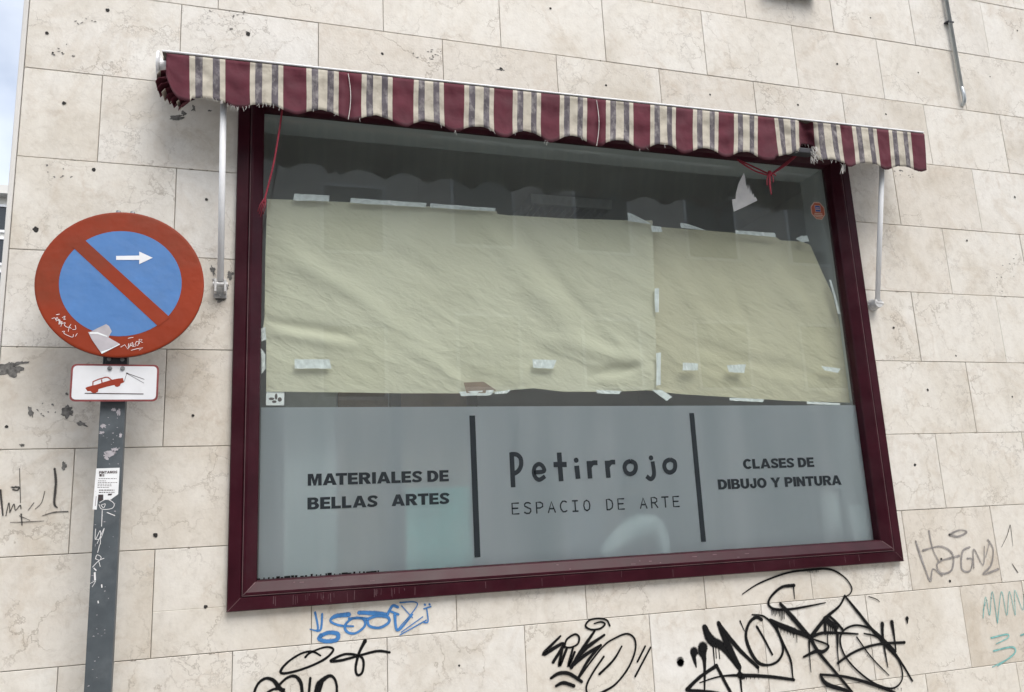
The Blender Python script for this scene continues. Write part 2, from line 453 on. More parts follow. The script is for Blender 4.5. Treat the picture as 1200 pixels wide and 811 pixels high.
def smooth_line(pts, k=8):
    """Catmull-Rom through the points"""
    if len(pts) < 3:
        a, b = Vector(pts[0]), Vector(pts[-1])
        return [a.lerp(b, i / 4) for i in range(5)]
    P = [Vector(p) for p in pts]; out = []
    for i in range(len(P) - 1):
        p0 = P[max(i - 1, 0)]; p1 = P[i]; p2 = P[i + 1]; p3 = P[min(i + 2, len(P) - 1)]
        for j in range(k):
            t = j / k
            out.append(.5 * ((2 * p1) + (p2 - p0) * t + (2 * p0 - 5 * p1 + 4 * p2 - p3) * t * t + (3 * p1 - p0 - 3 * p2 + p3) * t ** 3))
    out.append(P[-1])
    return out


NV = Vector((0, -1, 0))


def stroke(mb, pts3, w, m, n=NV, lift=0., caps=True, curve=True, rough=0.):
    """flat brush ribbon through 3D points lying in one plane with normal n; w a width or a list of widths"""
    k = 8
    line = smooth_line(pts3, k) if curve else [Vector(p) for p in pts3]
    if isinstance(w, (list, tuple)):
        ws = []
        for i in range(len(line)):
            t = i / max(1, len(line) - 1) * (len(w) - 1); a = min(int(t), len(w) - 2)
            ws.append(w[a] + (w[a + 1] - w[a]) * (t - a))
    else:
        ws = [w] * len(line)
    if rough:
        ws = [x * (1 + rough * random.uniform(-1, 1)) for x in ws]
    vs = []; fs = []; N_ = len(line)
    for i, p in enumerate(line):
        t = line[min(i + 1, N_ - 1)] - line[max(i - 1, 0)]
        if t.length < 1e-9:
            t = Vector((1, 0, 0))
        t.normalize(); s = n.cross(t)
        vs += [p + s * ws[i] / 2 + n * lift, p + n * lift, p - s * ws[i] / 2 + n * lift]
    for i in range(N_ - 1):
        for q in (0, 1):
            fs.append((3 * i + q, 3 * i + q + 1, 3 * i + q + 4, 3 * i + q + 3))
    b0 = len(mb.v)
    mb.faces(vs, fs, m)
    for i in range(N_):
        mb.edge[b0 + 3 * i] = 0.; mb.edge[b0 + 3 * i + 2] = 0.
    if caps:
        for p, w_ in ((line[0], ws[0]), (line[-1], ws[-1])):
            u = Vector((1, 0, 0)); u = (u - n * u.dot(n)).normalized(); v = n.cross(u)
            b0 = len(mb.v)
            mb.faces([p + n * (lift + .00006)] + [p + (u * math.cos(a) + v * math.sin(a)) * w_ / 2 + n * (lift + .00006) for a in [2 * math.pi * q / 12 for q in range(12)]], [(0, q + 1, (q + 1) % 12 + 1) for q in range(12)], m)
            for q in range(12):
                mb.edge[b0 + 1 + q] = 0.


def pstroke(mb, px, w, m, y=0., lift=.001, **kw):
    stroke(mb, [at(a, b, y) for a, b in px], w, m, lift=lift, **kw)


# ================================================================== SETTING
g = MB(); g.box((-120, -120, -.3), (120, 120, -.15)); ground = g.build('ground', 'asphalt'); tag(ground, kind='structure')
g = MB(); g.box((-60, -9.4, -.149), (60, -2.0 - 3.4, -.146)); tag(g.build('road', 'asphalt'), kind='structure')
g = MB(); g.box((-60, -5.2, -.149), (60, -.002, 0)); tag(g.build('pavement', 'paving'), kind='structure')
g = MB(); g.box((-60, -5.4, -.149), (60, -5.203, -.01)); tag(g.build('kerb', 'kerb'), kind='structure')
g = MB(); g.box((-60, -12.6, -.149), (60, -9.4, 0)); tag(g.build('opposite_pavement', 'paving'), kind='structure')

# ================================================================== SHOP BUILDING
bld = empty('shop_building', (0, 0, 0))
tag(bld, 'cream marble clad building with graffiti, drill holes and one wide shop window', 'building')
XL = -.2563 * D            # left corner of the wall
XR, ZT = 11.0, 9.5
WX0, WX1, WZ0, WZ1 = -.0174 * D, .8998 * D, CZ - .0829 * D, CZ + .5575 * D   # window frame, outside
OX0, OX1, OZ0, OZ1 = WX0 + .02, WX1 - .02, WZ0 + .02, WZ1 - .02             # wall opening
# course lines, top to bottom, as fitted on the photograph
zl = [.65652, .54668, .43476, .32319, .21163, .09966, -.01195, -.12482, -.23775]
zl = [z * D + CZ for z in zl]
joints = {-2: [(874, 12), (975, 18), (1069, 27), (1154, 35)],
          -1: [(449, 20), (586, 30), (708, 40), (825, 50), (932, 68), (1032, 82), (1128, 100)],
          0: [(212, 30), (373, 55), (519, 72), (653, 88), (774, 103), (885, 117), (989, 129), (1088, 160), (1177, 168)],
          1: [(117, 140), (1051, 230), (1145, 235)],
          2: [(205, 245), (1007, 300), (1110, 305), (1199, 300)],
          3: [(150, 350), (1073, 378), (1172, 380)],
          4: [(194, 440), (1030, 452), (1138, 465)],
          5: [(84, 585), (1102, 550), (1199, 520)],
          6: [(179, 705), (365, 732), (535, 717), (687, 705), (826, 693), (951, 683), (1063, 645), (1167, 637)],
          7: [(67, 797), (272, 788), (454, 780), (616, 770), (764, 765), (897, 760), (1020, 745), (1132, 736)],
          8: [(1086, 800), (1192, 785)]}
courses = [(k, zl[k], zl[k + 1]) for k in range(8)]
z = zl[0]; k = -1
while z < ZT:
    courses.append((k, min(ZT, z + .402), z)); z += .402; k -= 1
z = zl[8]; k = 8
while z > 0:
    courses.append((k, z, max(0, z - .405))); z -= .405; k += 1
FRW_ = .113
wall = MB()
GAP = .0013


def slab(x0, x1, z0, z1, c):
    x0 += GAP; x1 -= GAP; z0 += GAP; z1 -= GAP
    if x1 - x0 < .01 or z1 - z0 < .01:
        return
    b = .0018; yf = c[3]; c = c[:3]
    F = [(x0 + b, yf, z0 + b), (x1 - b, yf, z0 + b), (x1 - b, yf, z1 - b), (x0 + b, yf, z1 - b)]
    S = [(x0, yf + b, z0), (x1, yf + b, z0), (x1, yf + b, z1), (x0, yf + b, z1)]
    B = [(x0, .03, z0), (x1, .03, z0), (x1, .03, z1), (x0, .03, z1)]
    wall.face(F, 'stone', c)
    for i in range(4):
        j = (i + 1) % 4
        wall.face([S[i], S[j], F[j], F[i]], 'stone', c)
        wall.face([B[i], B[j], S[j], S[i]], 'stone', c)


for k, zt, zb in courses:
    xs = sorted(at(*p).x for p in joints.get(k, []))
    if not xs:
        xs = [XL + random.uniform(.3, .7)]
    full = [XL] + xs
    out = [full[0]]
    for x in full[1:]:
        n = max(1, round((x - out[-1]) / .62)) if x - out[-1] > 1.05 else 1
        a = out[-1]
        out += [a + (x - a) * (i + 1) / n for i in range(n)]
    while out[-1] < XR - .4:
        out.append(out[-1] + random.uniform(.42, .62))
    out[-1] = XR
    for x0, x1 in zip(out, out[1:]):
        c = (random.random(), random.random(), random.random(), random.uniform(-.0012, .0008))
        rects = [(x0, x1, zb, zt)]
        if x1 > OX0 and x0 < OX1 and zt > OZ0 and zb < OZ1:
            rects = []
            za, zc = max(zb, OZ0), min(zt, OZ1)
            if x0 < OX0: rects.append((x0, OX0, za - (GAP if za > zb else 0), zc + (GAP if zc < zt else 0)))
            if x1 > OX1: rects.append((OX1, x1, za - (GAP if za > zb else 0), zc + (GAP if zc < zt else 0)))
            if zt > OZ1: rects.append((x0, x1, OZ1 - GAP, zt))
            if zb < OZ0: rects.append((x0, x1, zb, OZ0 + GAP))
        for r in rects:
            slab(*r, c)
# mortar backing behind the slabs with the window opening left free
YB = .008
for a, b, c_, d_ in ((XL, OX0, 0, ZT), (OX1, XR, 0, ZT), (OX0, OX1, OZ1, ZT), (OX0, OX1, 0, OZ0)):
    wall.face([(a, YB, c_), (b, YB, c_), (b, YB, d_), (a, YB, d_)], 'mortar')
# opening reveals, plastered, reaching just inside the frame
RV = FRW_ - .004
RX0, RX1, RZ0, RZ1 = WX0 + RV, WX1 - RV, WZ0 + RV, WZ1 - RV
rv = MB(); y0, y1 = .062, .262
rv.box((OX0 - .05, y0, OZ0 - .05), (RX0, y1, OZ1 + .05)); rv.box((RX1, y0, OZ0 - .05), (OX1 + .05, y1, OZ1 + .05)); rv.box((RX0, y0, RZ1), (RX1, y1, OZ1 + .05))
tag(rv.build('window_reveal', 'reveal', bld), 'grey plastered reveal round the inside of the window')


# chips, drill holes, torn-off patches
def blob(px, py, rx, ry, m, seed=0, lift=.0016, ang=0.):
    c = at(px, py); rnd = random.Random(seed * 31 + int(px) * 7 + int(py)); n = 16 if m == 'hole' else 44; ph = rnd.random() * 50; pts = []
    for i in range(n):
        a = 2 * math.pi * i / n
        r = 1 + (.35 * noise.noise((math.cos(a) * 1.4 + ph, math.sin(a) * 1.4, ph)) if m == 'hole' else .9 * noise.noise((math.cos(a) * 1.7 + ph, math.sin(a) * 1.7, ph)) + (.32) * noise.noise((math.cos(a) * 4.5 + ph, math.sin(a) * 6, ph)))
        r = max(.12, r)
        x, zz = math.cos(a) * rx * r, math.sin(a) * ry * r
        pts.append(c + Vector((x * math.cos(ang) - zz * math.sin(ang), -lift, x * math.sin(ang) + zz * math.cos(ang))))
    tris = geometry.tessellate_polygon([pts])
    wall.faces(pts, [tuple(t) for t in tris], m)


for px, py, r in [(126, 12, 11), (55, 39, 9), (291, 40, 11), (75, 121, 10), (110, 199, 10), (242, 234, 8), (42, 269, 15), (448, 63, 9), (587, 81, 12), (710, 100, 8), (645, 10, 8),
                  (832, 111, 7), (935, 123, 8), (1038, 134, 8), (981, 75, 8), (1020, 21, 7), (1192, 36, 8), (1189, 231, 9), (1047, 384, 9), (1087, 457, 9), (1186, 465, 7), (1072, 545, 10),
                  (1120, 417, 7), (1133, 282, 8), (8, 500, 8), (226, 487, 7), (182, 627, 11), (241, 711, 9), (1113, 681, 9), (1103, 655, 8), (1062, 725, 9), (1076, 85, 6), (1160, 90, 6), (538, 780, 6), (62, 62, 5), (73, 62, 4)]:
    blob(px, py, r / 1250, r / 1250, 'hole', 1)
for px, py, rx, ry, an in [(12, 432, 40, 32, .2), (24, 426, 30, 8, .3), (80, 482, 26, 24, .3), (36, 483, 9, 22, .2), (95, 497, 22, 9, -.5), (26, 522, 10, 8, 0), (75, 546, 8, 16, 0), (208, 138, 30, 12, .3), (216, 133, 12, 14, 0),
                           (227, 128, 9, 16, 0), (249, 317, 10, 26, .3), (270, 322, 14, 28, -.3), (265, 336, 12, 16, 0), (259, 350, 22, 18, 0), (246, 130, 8, 4, 0), (587, 82, 22, 5, .1), (1055, 200, 14, 5, 0), (17, 571, 12, 5, 0)]:
    blob(px, py, rx / 1200, ry / 1200, 'chip', 2, ang=an)
# little cracked clusters of pits
rnd = random.Random(5)
for cx, cy, sx, sy, n in [(265, 27, 25, 14, 10), (75, 60, 20, 8, 7), (100, 25, 12, 8, 6), (1058, 203, 12, 5, 8), (500, 62, 16, 8, 8), (510, 70, 14, 10, 6), (70, 200, 15, 8, 7), (1180, 320, 16, 22, 9), (1000, 292, 3, 18, 5), (45, 480, 20, 8, 7), (105, 460, 30, 12, 6), (1150, 720, 20, 20, 4)]:
    for i in range(n):
        blob(cx + rnd.uniform(-sx, sx), cy + rnd.uniform(-sy, sy), rnd.uniform(2, 7) / 1000, rnd.uniform(1.5, 4) / 1000, 'chip', i + 3, ang=rnd.uniform(-1, 1))
for i in range(70):
    k_ = rnd.randrange(9); q = Vector((rnd.uniform(-.9, 4.6), 0, zl[k_])); d_ = CAMR.transposed() @ (q - CAMC); px, py = IW / 2 - FPX * d_.x / d_.z, IH / 2 + FPX * d_.y / d_.z
    if OX0 - .05 < q.x < OX1 + .05 and OZ0 < q.z < OZ1: continue
    blob(px, py, rnd.uniform(3, 14) / 1000, rnd.uniform(1.5, 3.5) / 1000, 'edgechip', i)
wo = wall.build('stone_cladding', None, bld)
# left corner trim, side wall, top, back
t = MB(); t.box((XL - .021, -.004, 0), (XL - .0015, .5, ZT)); tag(t.build('corner_strip', 'plaster', bld, bevel=.004), 'narrow pale strip finishing the wall corner')
t = MB()
t.box((XL - .02, .5, 0), (XL + .3, 9, ZT)); t.box((XR - .3, .03, 0), (XR, 9, ZT)); t.box((XL, 8.7, 0), (XR, 9, ZT)); t.box((XL - .02, .03, ZT - .25), (XR, 9, ZT))
t.build('side_wall', 'plaster', bld)

# ------------------------------------------------------------------ window
win = empty('shop_window', (WX0, 0, WZ0), bld)
FRW = .113
GY = .040        # glass front plane (behind the wall face)


def frame_side(mb, prof, m):
    corners = [(WX0, WZ0, 1, 1), (WX1, WZ0, -1, 1), (WX1, WZ1, -1, -1), (WX0, WZ1, 1, -1)]
    rings = [[Vector((cx + sx * u, -v, cz + sz * u)) for u, v in prof] for cx, cz, sx, sz in corners]
    n = len(prof)
    for s in range(4):
        A, B = rings[s], rings[(s + 1) % 4]
        # split long sides so that the material gets some life
        for i in range(n - 1):
            mb.face([A[i], B[i], B[i + 1], A[i + 1]], m)


prof = [(0, -.006), (0, .024), (.004, .030), (.049, .031), (.053, .027), (.0535, .020), (.0575, .020), (.058, .030), (.062, .034), (.070, .034), (.108, .010), (FRW, .004), (FRW, -.060)]
fm = MB(); frame_side(fm, prof, 'frame'); fr = fm.build('frame', 'frame', win)
tag(fr, 'dark mahogany red lacquered frame with mitred corners')
# pale dusty seam lines between outer and inner band and along the mitres, glazing gasket
sm = MB()
for (ax, az), (bx, bz) in (((WX0 + .0575, WZ0 + .0575), (WX1 - .0575, WZ0 + .0575)), ((WX0 + .0575, WZ0 + .0575), (WX0 + .0575, WZ1 - .06)), ((WX1 - .0575, WZ0 + .0575), (WX1 - .0575, WZ1 - .06))):
    dx = .0011
    if az == bz:
        sm.box((ax, -.0325, az - dx), (bx, -.022, az + dx))
    else:
        sm.box((ax - dx, -.0325, az), (ax + dx, -.022, bz))
for sx, cx in ((1, WX0), (-1, WX1)):
    stroke(sm, [(cx + sx * .002, -.0322, WZ0 + .002), (cx + sx * .05, -.0322, WZ0 + .05)], .0016, None, curve=False, caps=False)
    stroke(sm, [(cx + sx * .062, -.0352, WZ0 + .062), (cx + sx * .072, -.0352, WZ0 + .072), (cx + sx * .108, -.0115, WZ0 + .108)], .003, None, curve=False, caps=False)
sm.build('seam_line', 'groove', win)
dr = MB(); rnd = random.Random(3)
for i in range(38):
    px = rnd.choice([rnd.uniform(315, 490), rnd.uniform(315, 490), rnd.uniform(300, 1020)])
    x = at(px, 690 - (px - 300) * .066).x
    z0 = WZ0 + .052 - rnd.random() * .01
    stroke(dr, [(x, -.0312, z0), (x + rnd.uniform(-.002, .002), -.0312, z0 - rnd.uniform(.008, .04))], rnd.uniform(.001, .0025), None, curve=False, caps=False)
for i in range(14):
    px = rnd.uniform(330, 900); x = at(px, 680).x; u = rnd.uniform(.074, .1); yy = -(.034 - (u - .07) * .63) - .0006
    ln = rnd.uniform(.004, .03)
    dr.faces([(x, yy, WZ0 + u), (x + ln, yy, WZ0 + u), (x + ln, yy + .0019, WZ0 + u + .003), (x, yy + .0019, WZ0 + u + .003)], [(0, 1, 2, 3)])
tag(dr.build('drip_mark', 'drip', win), 'pale dried drips on the bottom rail')
GX0, GX1, GZ0, GZ1 = WX0 + FRW - .008, WX1 - FRW + .008, WZ0 + FRW - .008, WZ1 - FRW + .008
gm = MB(); gm.box((GX0, GY, GZ0), (GX1, GY + .006, GZ1)); gl = gm.build('glass_pane', 'glass', win)
# frosted vinyl behind the glass
FZ = .5 * (at(305, 476, GY).z + at(1003, 476, GY).z)
fm = MB(); fm.box((GX0 + .014, GY - .0012, GZ0 + .009), (GX1 - .012, GY - .0004, FZ)); tag(fm.build('frosted_film', 'film', win), 'grey frosted vinyl covering the lower part of the glass')
LY = GY - .0022


# heavy grotesque capitals: outlines, holes, width
def arc(cx, cy, rx, ry, a0, a1, n=14):
    return [(cx + rx * math.cos(math.radians(a0 + (a1 - a0) * i / n)), cy + ry * math.sin(math.radians(a0 + (a1 - a0) * i / n))) for i in range(n + 1)]


def thick(path, w):
    line = [Vector((x, y, 0)) for x, y in path]; line = smooth_line(line, 6); Lf, Rt = [], []
    for i, p in enumerate(line):
        t_ = (line[min(i + 1, len(line) - 1)] - line[max(i - 1, 0)]).normalized(); s_ = Vector((-t_.y, t_.x, 0))
        ww = w * (.80 + .20 * abs(t_.y)); Lf.append(p + s_ * ww / 2); Rt.append(p - s_ * ww / 2)
    return [(p.x, p.y) for p in Lf + Rt[::-1]]


HV = {'E': ([[(0, 0), (.74, 0), (.74, .22), (.29, .22), (.29, .40), (.69, .40), (.69, .60), (.29, .60), (.29, .78), (.73, .78), (.73, 1), (0, 1)]], .74),
      'L': ([[(0, 0), (.70, 0), (.70, .23), (.29, .23), (.29, 1), (0, 1)]], .70), 'I': ([[(0, 0), (.29, 0), (.29, 1), (0, 1)]], .29),
      'T': ([[(.275, 0), (.565, 0), (.565, .77), (.84, .77), (.84, 1), (0, 1), (0, .77), (.275, .77)]], .84),
      'M': ([[(0, 0), (.25, 0), (.25, .66), (.415, 0), (.585, 0), (.75, .66), (.75, 0), (1, 0), (1, 1), (.63, 1), (.5, .46), (.37, 1), (0, 1)]], 1.0),
      'N': ([[(0, 0), (.27, 0), (.27, .50), (.58, 0), (.85, 0), (.85, 1), (.58, 1), (.58, .50), (.27, 1), (0, 1)]], .85),
      'A': ([[(0, 0), (.30, 0), (.355, .17), (.665, .17), (.72, 0), (1.02, 0), (.665, 1), (.355, 1)], [(.42, .37), (.60, .37), (.51, .68)]], 1.02),
      'Y': ([[(.345, 0), (.635, 0), (.635, .40), (.98, 1), (.66, 1), (.49, .66), (.32, 1), (0, 1), (.345, .40)]], .98),
      'D': ([[(0, 0)] + arc(.40, .5, .47, .5, -90, 90) + [(0, 1)], [(.29, .22)] + arc(.36, .5, .21, .28, -90, 90) + [(.29, .78)]], .87),
      'B': ([[(0, 0)] + arc(.50, .29, .34, .29, -90, 55) + arc(.48, .755, .30, .245, -50, 90) + [(0, 1)], [(.29, .20)] + arc(.44, .305, .11, .105, -90, 90) + [(.29, .41)], [(.29, .605)] + arc(.42, .70, .10, .095, -90, 90) + [(.29, .795)]], .84),
      'P': ([[(0, 0), (.29, 0), (.29, .345)] + arc(.46, .672, .35, .328, -90, 90) + [(0, 1)], [(.29, .55)] + arc(.40, .67, .13, .12, -90, 90) + [(.29, .79)]], .81),
      'R': ([[(0, 0), (.29, 0), (.29, .40), (.33, .40), (.57, 0), (.91, 0), (.66, .42)] + arc(.50, .70, .35, .30, -40, 90) + [(0, 1)], [(.29, .58)] + arc(.43, .685, .13, .105, -90, 90) + [(.29, .79)]], .91),
      'O': ([arc(.47, .5, .47, .52, 0, 345, 28), arc(.47, .5, .185, .29, 0, 345, 24)], .94),
      'C': ([arc(.47, .5, .47, .52, 38, 322, 28) + arc(.47, .5, .19, .29, -48, -312, 24)], .88),
      'S': ([thick([(.02, .22), (.20, .12), (.42, .11), (.60, .19), (.60, .34), (.42, .46), (.24, .56), (.15, .70), (.22, .84), (.42, .89), (.58, .86), (.72, .74)], .255)], .75),
      'U': ([[(0, 1), (0, .36)] + arc(.42, .38, .42, .40, 180, 360, 20) + [(.84, 1), (.55, 1), (.55, .36)] + arc(.42, .36, .13, .15, 0, -180, 12) + [(.29, 1)]], .84),
      'J': ([[(.66, 1), (.66, .33)] + arc(.33, .32, .33, .34, 0, -180, 18) + [(0, .42), (.26, .45)] + arc(.335, .32, .075, .12, 180, 360, 8) + [(.37, 1)]], .66)}


def heavy_text(txt, bl, tl, br, tr, gap=.075, word=.36, ly=None, name='lettering', m='letters', parent=None):
    LY_ = LY if ly is None else ly
    p = [at(*q, LY_) for q in (bl, tl, br, tr)]
    x0, x1 = (p[0].x + p[1].x) / 2, (p[2].x + p[3].x) / 2; z0, z1 = (p[0].z + p[2].z) / 2, (p[1].z + p[3].z) / 2
    adv = []; x = 0
    for k0, ch in enumerate(txt):
        if ch == ' ':
            x += word
        else:
            x += {'AT': -.15, 'RT': -.05, 'RA': -.06, 'PI': 0, 'TE': -.02, 'LA': .02}.get((adv[-1][0] if adv and txt[k0 - 1] != ' ' else ' ') + ch, 0)
            adv.append((ch, x)); x += HV[ch][1] + gap
    tot = x - gap; mb = MB()
    for k_, (ch, ax) in enumerate(adv):
        loops = [[Vector((x0 + (x1 - x0) * (ax + u) / tot, LY_, z0 + (z1 - z0) * v)) for u, v in lp] for lp in HV[ch][0]]
        flat = [q for lp in loops for q in lp]
        mb.faces(flat, [tuple(t_) for t_ in geometry.tessellate_polygon(loops)])
    return mb.build(name, m, parent or win)


tag(heavy_text('MATERIALES DE', (360.3, 570.1), (361, 556.4), (526, 563.2), (525.7, 550)), 'heavy black capitals reading MATERIALES DE')
tag(heavy_text('BELLAS  ARTES', (360.3, 598), (360.3, 584), (526.5, 589.6), (526, 576.5), word=.50), 'heavy black capitals reading BELLAS ARTES')
tag(heavy_text('CLASES DE', (871, 549.8), (870.4, 538.5), (954, 547), (953.5, 535.6), gap=.05), 'heavy black capitals reading CLASES DE')
tag(heavy_text('DIBUJO Y PINTURA', (841.8, 574), (841, 562.5), (986.5, 567.8), (985, 556.4), gap=.05), 'heavy black capitals reading DIBUJO Y PINTURA')
# hand drawn shop name, stroke by stroke
pm = MB(); ZP = lambda pts: Z(590, 510, 5.4545, pts)
W = .0222
jobs = [([(52, 110), (57, 220), (62, 333)], W, False), ([(45, 122), (85, 124), (110, 150), (112, 195), (95, 228), (66, 247)], W * .92, True),
        ([(196, 238), (258, 230), (250, 198), (225, 184), (200, 204), (194, 240), (206, 272), (232, 284), (266, 262)], W * .86, True),
        ([(356, 111), (362, 200), (369, 294)], W * 1.05, False), ([(320, 188), (404, 187)], W * 1.08, False),
        ([(468, 195), (477, 279)], W * 1.1, False),
        ([(545, 165), (554, 277)], W * 1.05, False), ([(552, 200), (570, 178), (601, 176)], W * 1.0, True),
        ([(661, 163), (671, 272)], W * 1.05, False), ([(668, 196), (686, 174), (714, 172)], W * 1.0, True),
        ([(810, 165), (838, 178), (846, 206), (836, 235), (810, 248), (785, 236), (774, 206), (784, 178), (812, 165)], W * .95, True),
        ([(953, 168), (962, 235), (958, 265), (940, 280), (914, 262)], W * .95, True),
        ([(1064, 155), (1092, 168), (1098, 196), (1090, 224), (1064, 238), (1039, 226), (1028, 196), (1038, 168), (1066, 155)], W * .95, True)]
for i, (pts, w, cv) in enumerate(jobs):
    pstroke(pm, ZP(pts), w, None, y=LY, lift=i * .00003, caps=False, curve=cv)
for c in ((465, 160), (943, 145)):
    p = at(*ZP([c])[0], LY); pm.face([p + Vector((math.cos(a) * .0122, 0, math.sin(a) * .0122)) for a in [2 * math.pi * q / 20 for q in range(20)]])
tag(pm.build('lettering', 'letters', win), 'shop name in rounded hand drawn black letters')
# thin monospaced line under the name
GLY = {'E': [[(1, 0), (0, 0), (0, 1), (1, 1)], [(0, .52), (.85, .52)]], 'S': [[(0, .1), (.3, 0), (.75, 0), (1, .2), (.95, .42), (.5, .54), (.05, .7), (.05, .88), (.3, 1), (.7, 1), (.95, .92)]],
       'P': [[(0, 0), (0, 1), (.6, 1), (.98, .86), (.98, .58), (.6, .46), (0, .46)]], 'A': [[(-.05, 0), (.5, 1), (1.05, 0)], [(.16, .34), (.84, .34)]],
       'C': [[(1, .08), (.75, 0), (.4, 0), (.08, .25), (0, .5), (.08, .76), (.4, 1), (.75, 1), (1, .92)]], 'I': [[(.1, 1), (.9, 1)], [(.5, 1), (.5, 0)], [(.1, 0), (.9, 0)]],
       'O': [[(.5, 0), (.12, .14), (0, .5), (.12, .86), (.5, 1), (.88, .86), (1, .5), (.88, .14), (.5, 0)]], 'D': [[(0, 0), (0, 1), (.45, 1), (.88, .82), (1, .5), (.88, .18), (.45, 0), (0, 0)]],
       'R': [[(0, 0), (0, 1), (.6, 1), (.95, .86), (.95, .6), (.6, .48), (0, .48)], [(.5, .48), (1.02, 0)]], 'T': [[(-.05, 1), (1.05, 1)], [(.5, 1), (.5, 0)]]}
a_, b_ = at(600.6, 603, LY), at(600.6, 590.7, LY); c_, d_ = at(796, 593, LY), at(795, 581, LY)
zb, zt = (a_.z + c_.z) / 2, (b_.z + d_.z) / 2; x0, x1 = a_.x, c_.x
em = MB(); word = 'ESPACIO DE ARTE'; cw = (x1 - x0) / (14 + .52)
for i, ch in enumerate(word):
    if ch == ' ':
        continue
    for s in GLY[ch]:
        stroke(em, [(x0 + cw * (i + .52 * u), LY, zb + (zt - zb) * v) for u, v in s], .0066, None, curve=False, lift=i * .00001, caps=True)
tag(em.build('lettering', 'letters', win), 'thin spaced capitals reading ESPACIO DE ARTE')
for (ax, ay), (bx, by) in (((553, 487), (560, 653)), ((811, 484), (824, 635))):
    a, b = at(ax, ay, LY), at(bx, by, LY); xm = (a.x + b.x) / 2; w = .0135
    s = MB(); s.face([(xm - w, LY, b.z), (xm + w, LY, b.z), (xm + w, LY, a.z), (xm - w, LY, a.z)]); tag(s.build('divider_bar', 'letters', win), 'upright black vinyl bar between two texts')
# black crumbs of old sealant along the bottom left of the glass
s = MB(); rnd = random.Random(9)
for i in range(26):
    px = 303 + i * 5.6 + rnd.uniform(-1, 1)
    p = at(px, 680.5 - (px - 300) * .066, GY - .002); w = rnd.uniform(.002, .013)
    s.box((p.x - w, GY - .006, GZ0 + .006), (p.x + w, GY - .001, GZ0 + .0125 + rnd.uniform(0, .006)))
s.build('sealant', 'black', win)
# octagonal alarm sticker
oc = MB(); c = at(958.5, 247, LY); rx, rz = .050, .056
for r, m_, l in ((1., 'octedge', 0), (.9, 'octred', .0003)):
    oc.face([c + Vector((math.cos(a) * rx * r, -l, math.sin(a) * rz * r)) for a in [math.pi / 8 + q * math.pi / 4 for q in range(8)]], m_)
oc.face([c + Vector((dx * .019, -.0006, .012 + dz * .02)) for dx, dz in ((-1, -1), (1, -1), (1, 1), (-1, 1))], 'octedge')
oc.face([c + Vector((dx * .0165, -.0009, .012 + dz * .0175)) for dx, dz in ((-1, -1), (1, -1), (1, 1), (-1, 1))], 'octblue')
for dz, hh, ww in ((.017, .002, .012), (.008, .0025, .014)):
    oc.face([c + Vector((dx * ww, -.0012, dz + q * hh)) for dx, q in ((-1, -1), (1, -1), (1, 1), (-1, 1))], 'octedge')
for dz, ww in ((-.018, .026), (-.028, .030), (-.037, .022)):
    oc.face([c + Vector((dx * ww, -.0007, dz + q * .0028)) for dx, q in ((-1, -1), (1, -1), (1, 1), (-1, 1))], 'octedge')
tag(oc.build('alarm_sticker', None, win), 'faded red octagonal alarm sticker with blue square')

# ------------------------------------------------------------------ graffiti on the stone (parts of the building)
def graffiti(jobs, m, label, lift=.0022):
    mb = MB()
    for i, (pts, w) in enumerate(jobs):
        g_ = 1.42 if m == 'sprayblack' else 1.35 if m == 'bluepaint' else 1.7 if m == 'greypaint' else 1.25
        fat = lambda q: g_ * q / 1000 * (1 + max(0, q - 11) * .04 if m == 'sprayblack' else 1)
        w = [fat(q) for q in w] if isinstance(w, (list, tuple)) else fat(w)
        pstroke(mb, pts, w, None, lift=lift + i * .00008, rough=.05)
    return tag(mb.build('graffiti', m, bld), label)


B = lambda pts: Z(270, 640, 3.75, pts)
graffiti([(B([(372, 292), (384, 365), (350, 365)]), [10, 8, 5]), (B([(403, 298), (398, 362), (380, 372)]), 9), (B([(395, 395), (430, 380), (470, 385), (468, 410), (425, 418), (390, 408), (396, 392)]), 15),
          (B([(520, 300), (460, 308), (440, 330), (480, 348), (540, 352)]), [18, 16, 9, 8, 7]), (B([(520, 318), (580, 318), (590, 350), (550, 382), (512, 376), (505, 345), (545, 315), (610, 318)]), [8, 10, 10, 9, 10, 10, 8, 6]),
          (B([(565, 292), (640, 295), (690, 300)]), [14, 18, 12]), (B([(600, 322), (640, 308), (690, 312), (695, 335), (655, 358), (610, 350), (602, 322)]), 11),
          (B([(690, 300), (712, 262), (735, 268)]), 10), (B([(700, 285), (738, 300)]), 8), (B([(722, 300), (735, 370), (800, 300)]), [12, 10, 6]), (B([(745, 248), (822, 255), (735, 365)]), [5, 5, 4]), (B([(745, 390), (860, 325)]), 5), (B([(750, 378), (845, 310)]), 4), (B([(752, 262), (800, 315)]), 4),
          (B([(862, 275), (868, 330), (850, 335)]), 6), (B([(850, 275), (880, 265)]), 6), (B([(853, 256), (856, 258)]), 8), (B([(873, 254), (876, 257)]), 7)], 'bluepaint', 'blue spray paint tag under the window frame')
B = lambda pts: Z(290, 740, 6.316, pts)
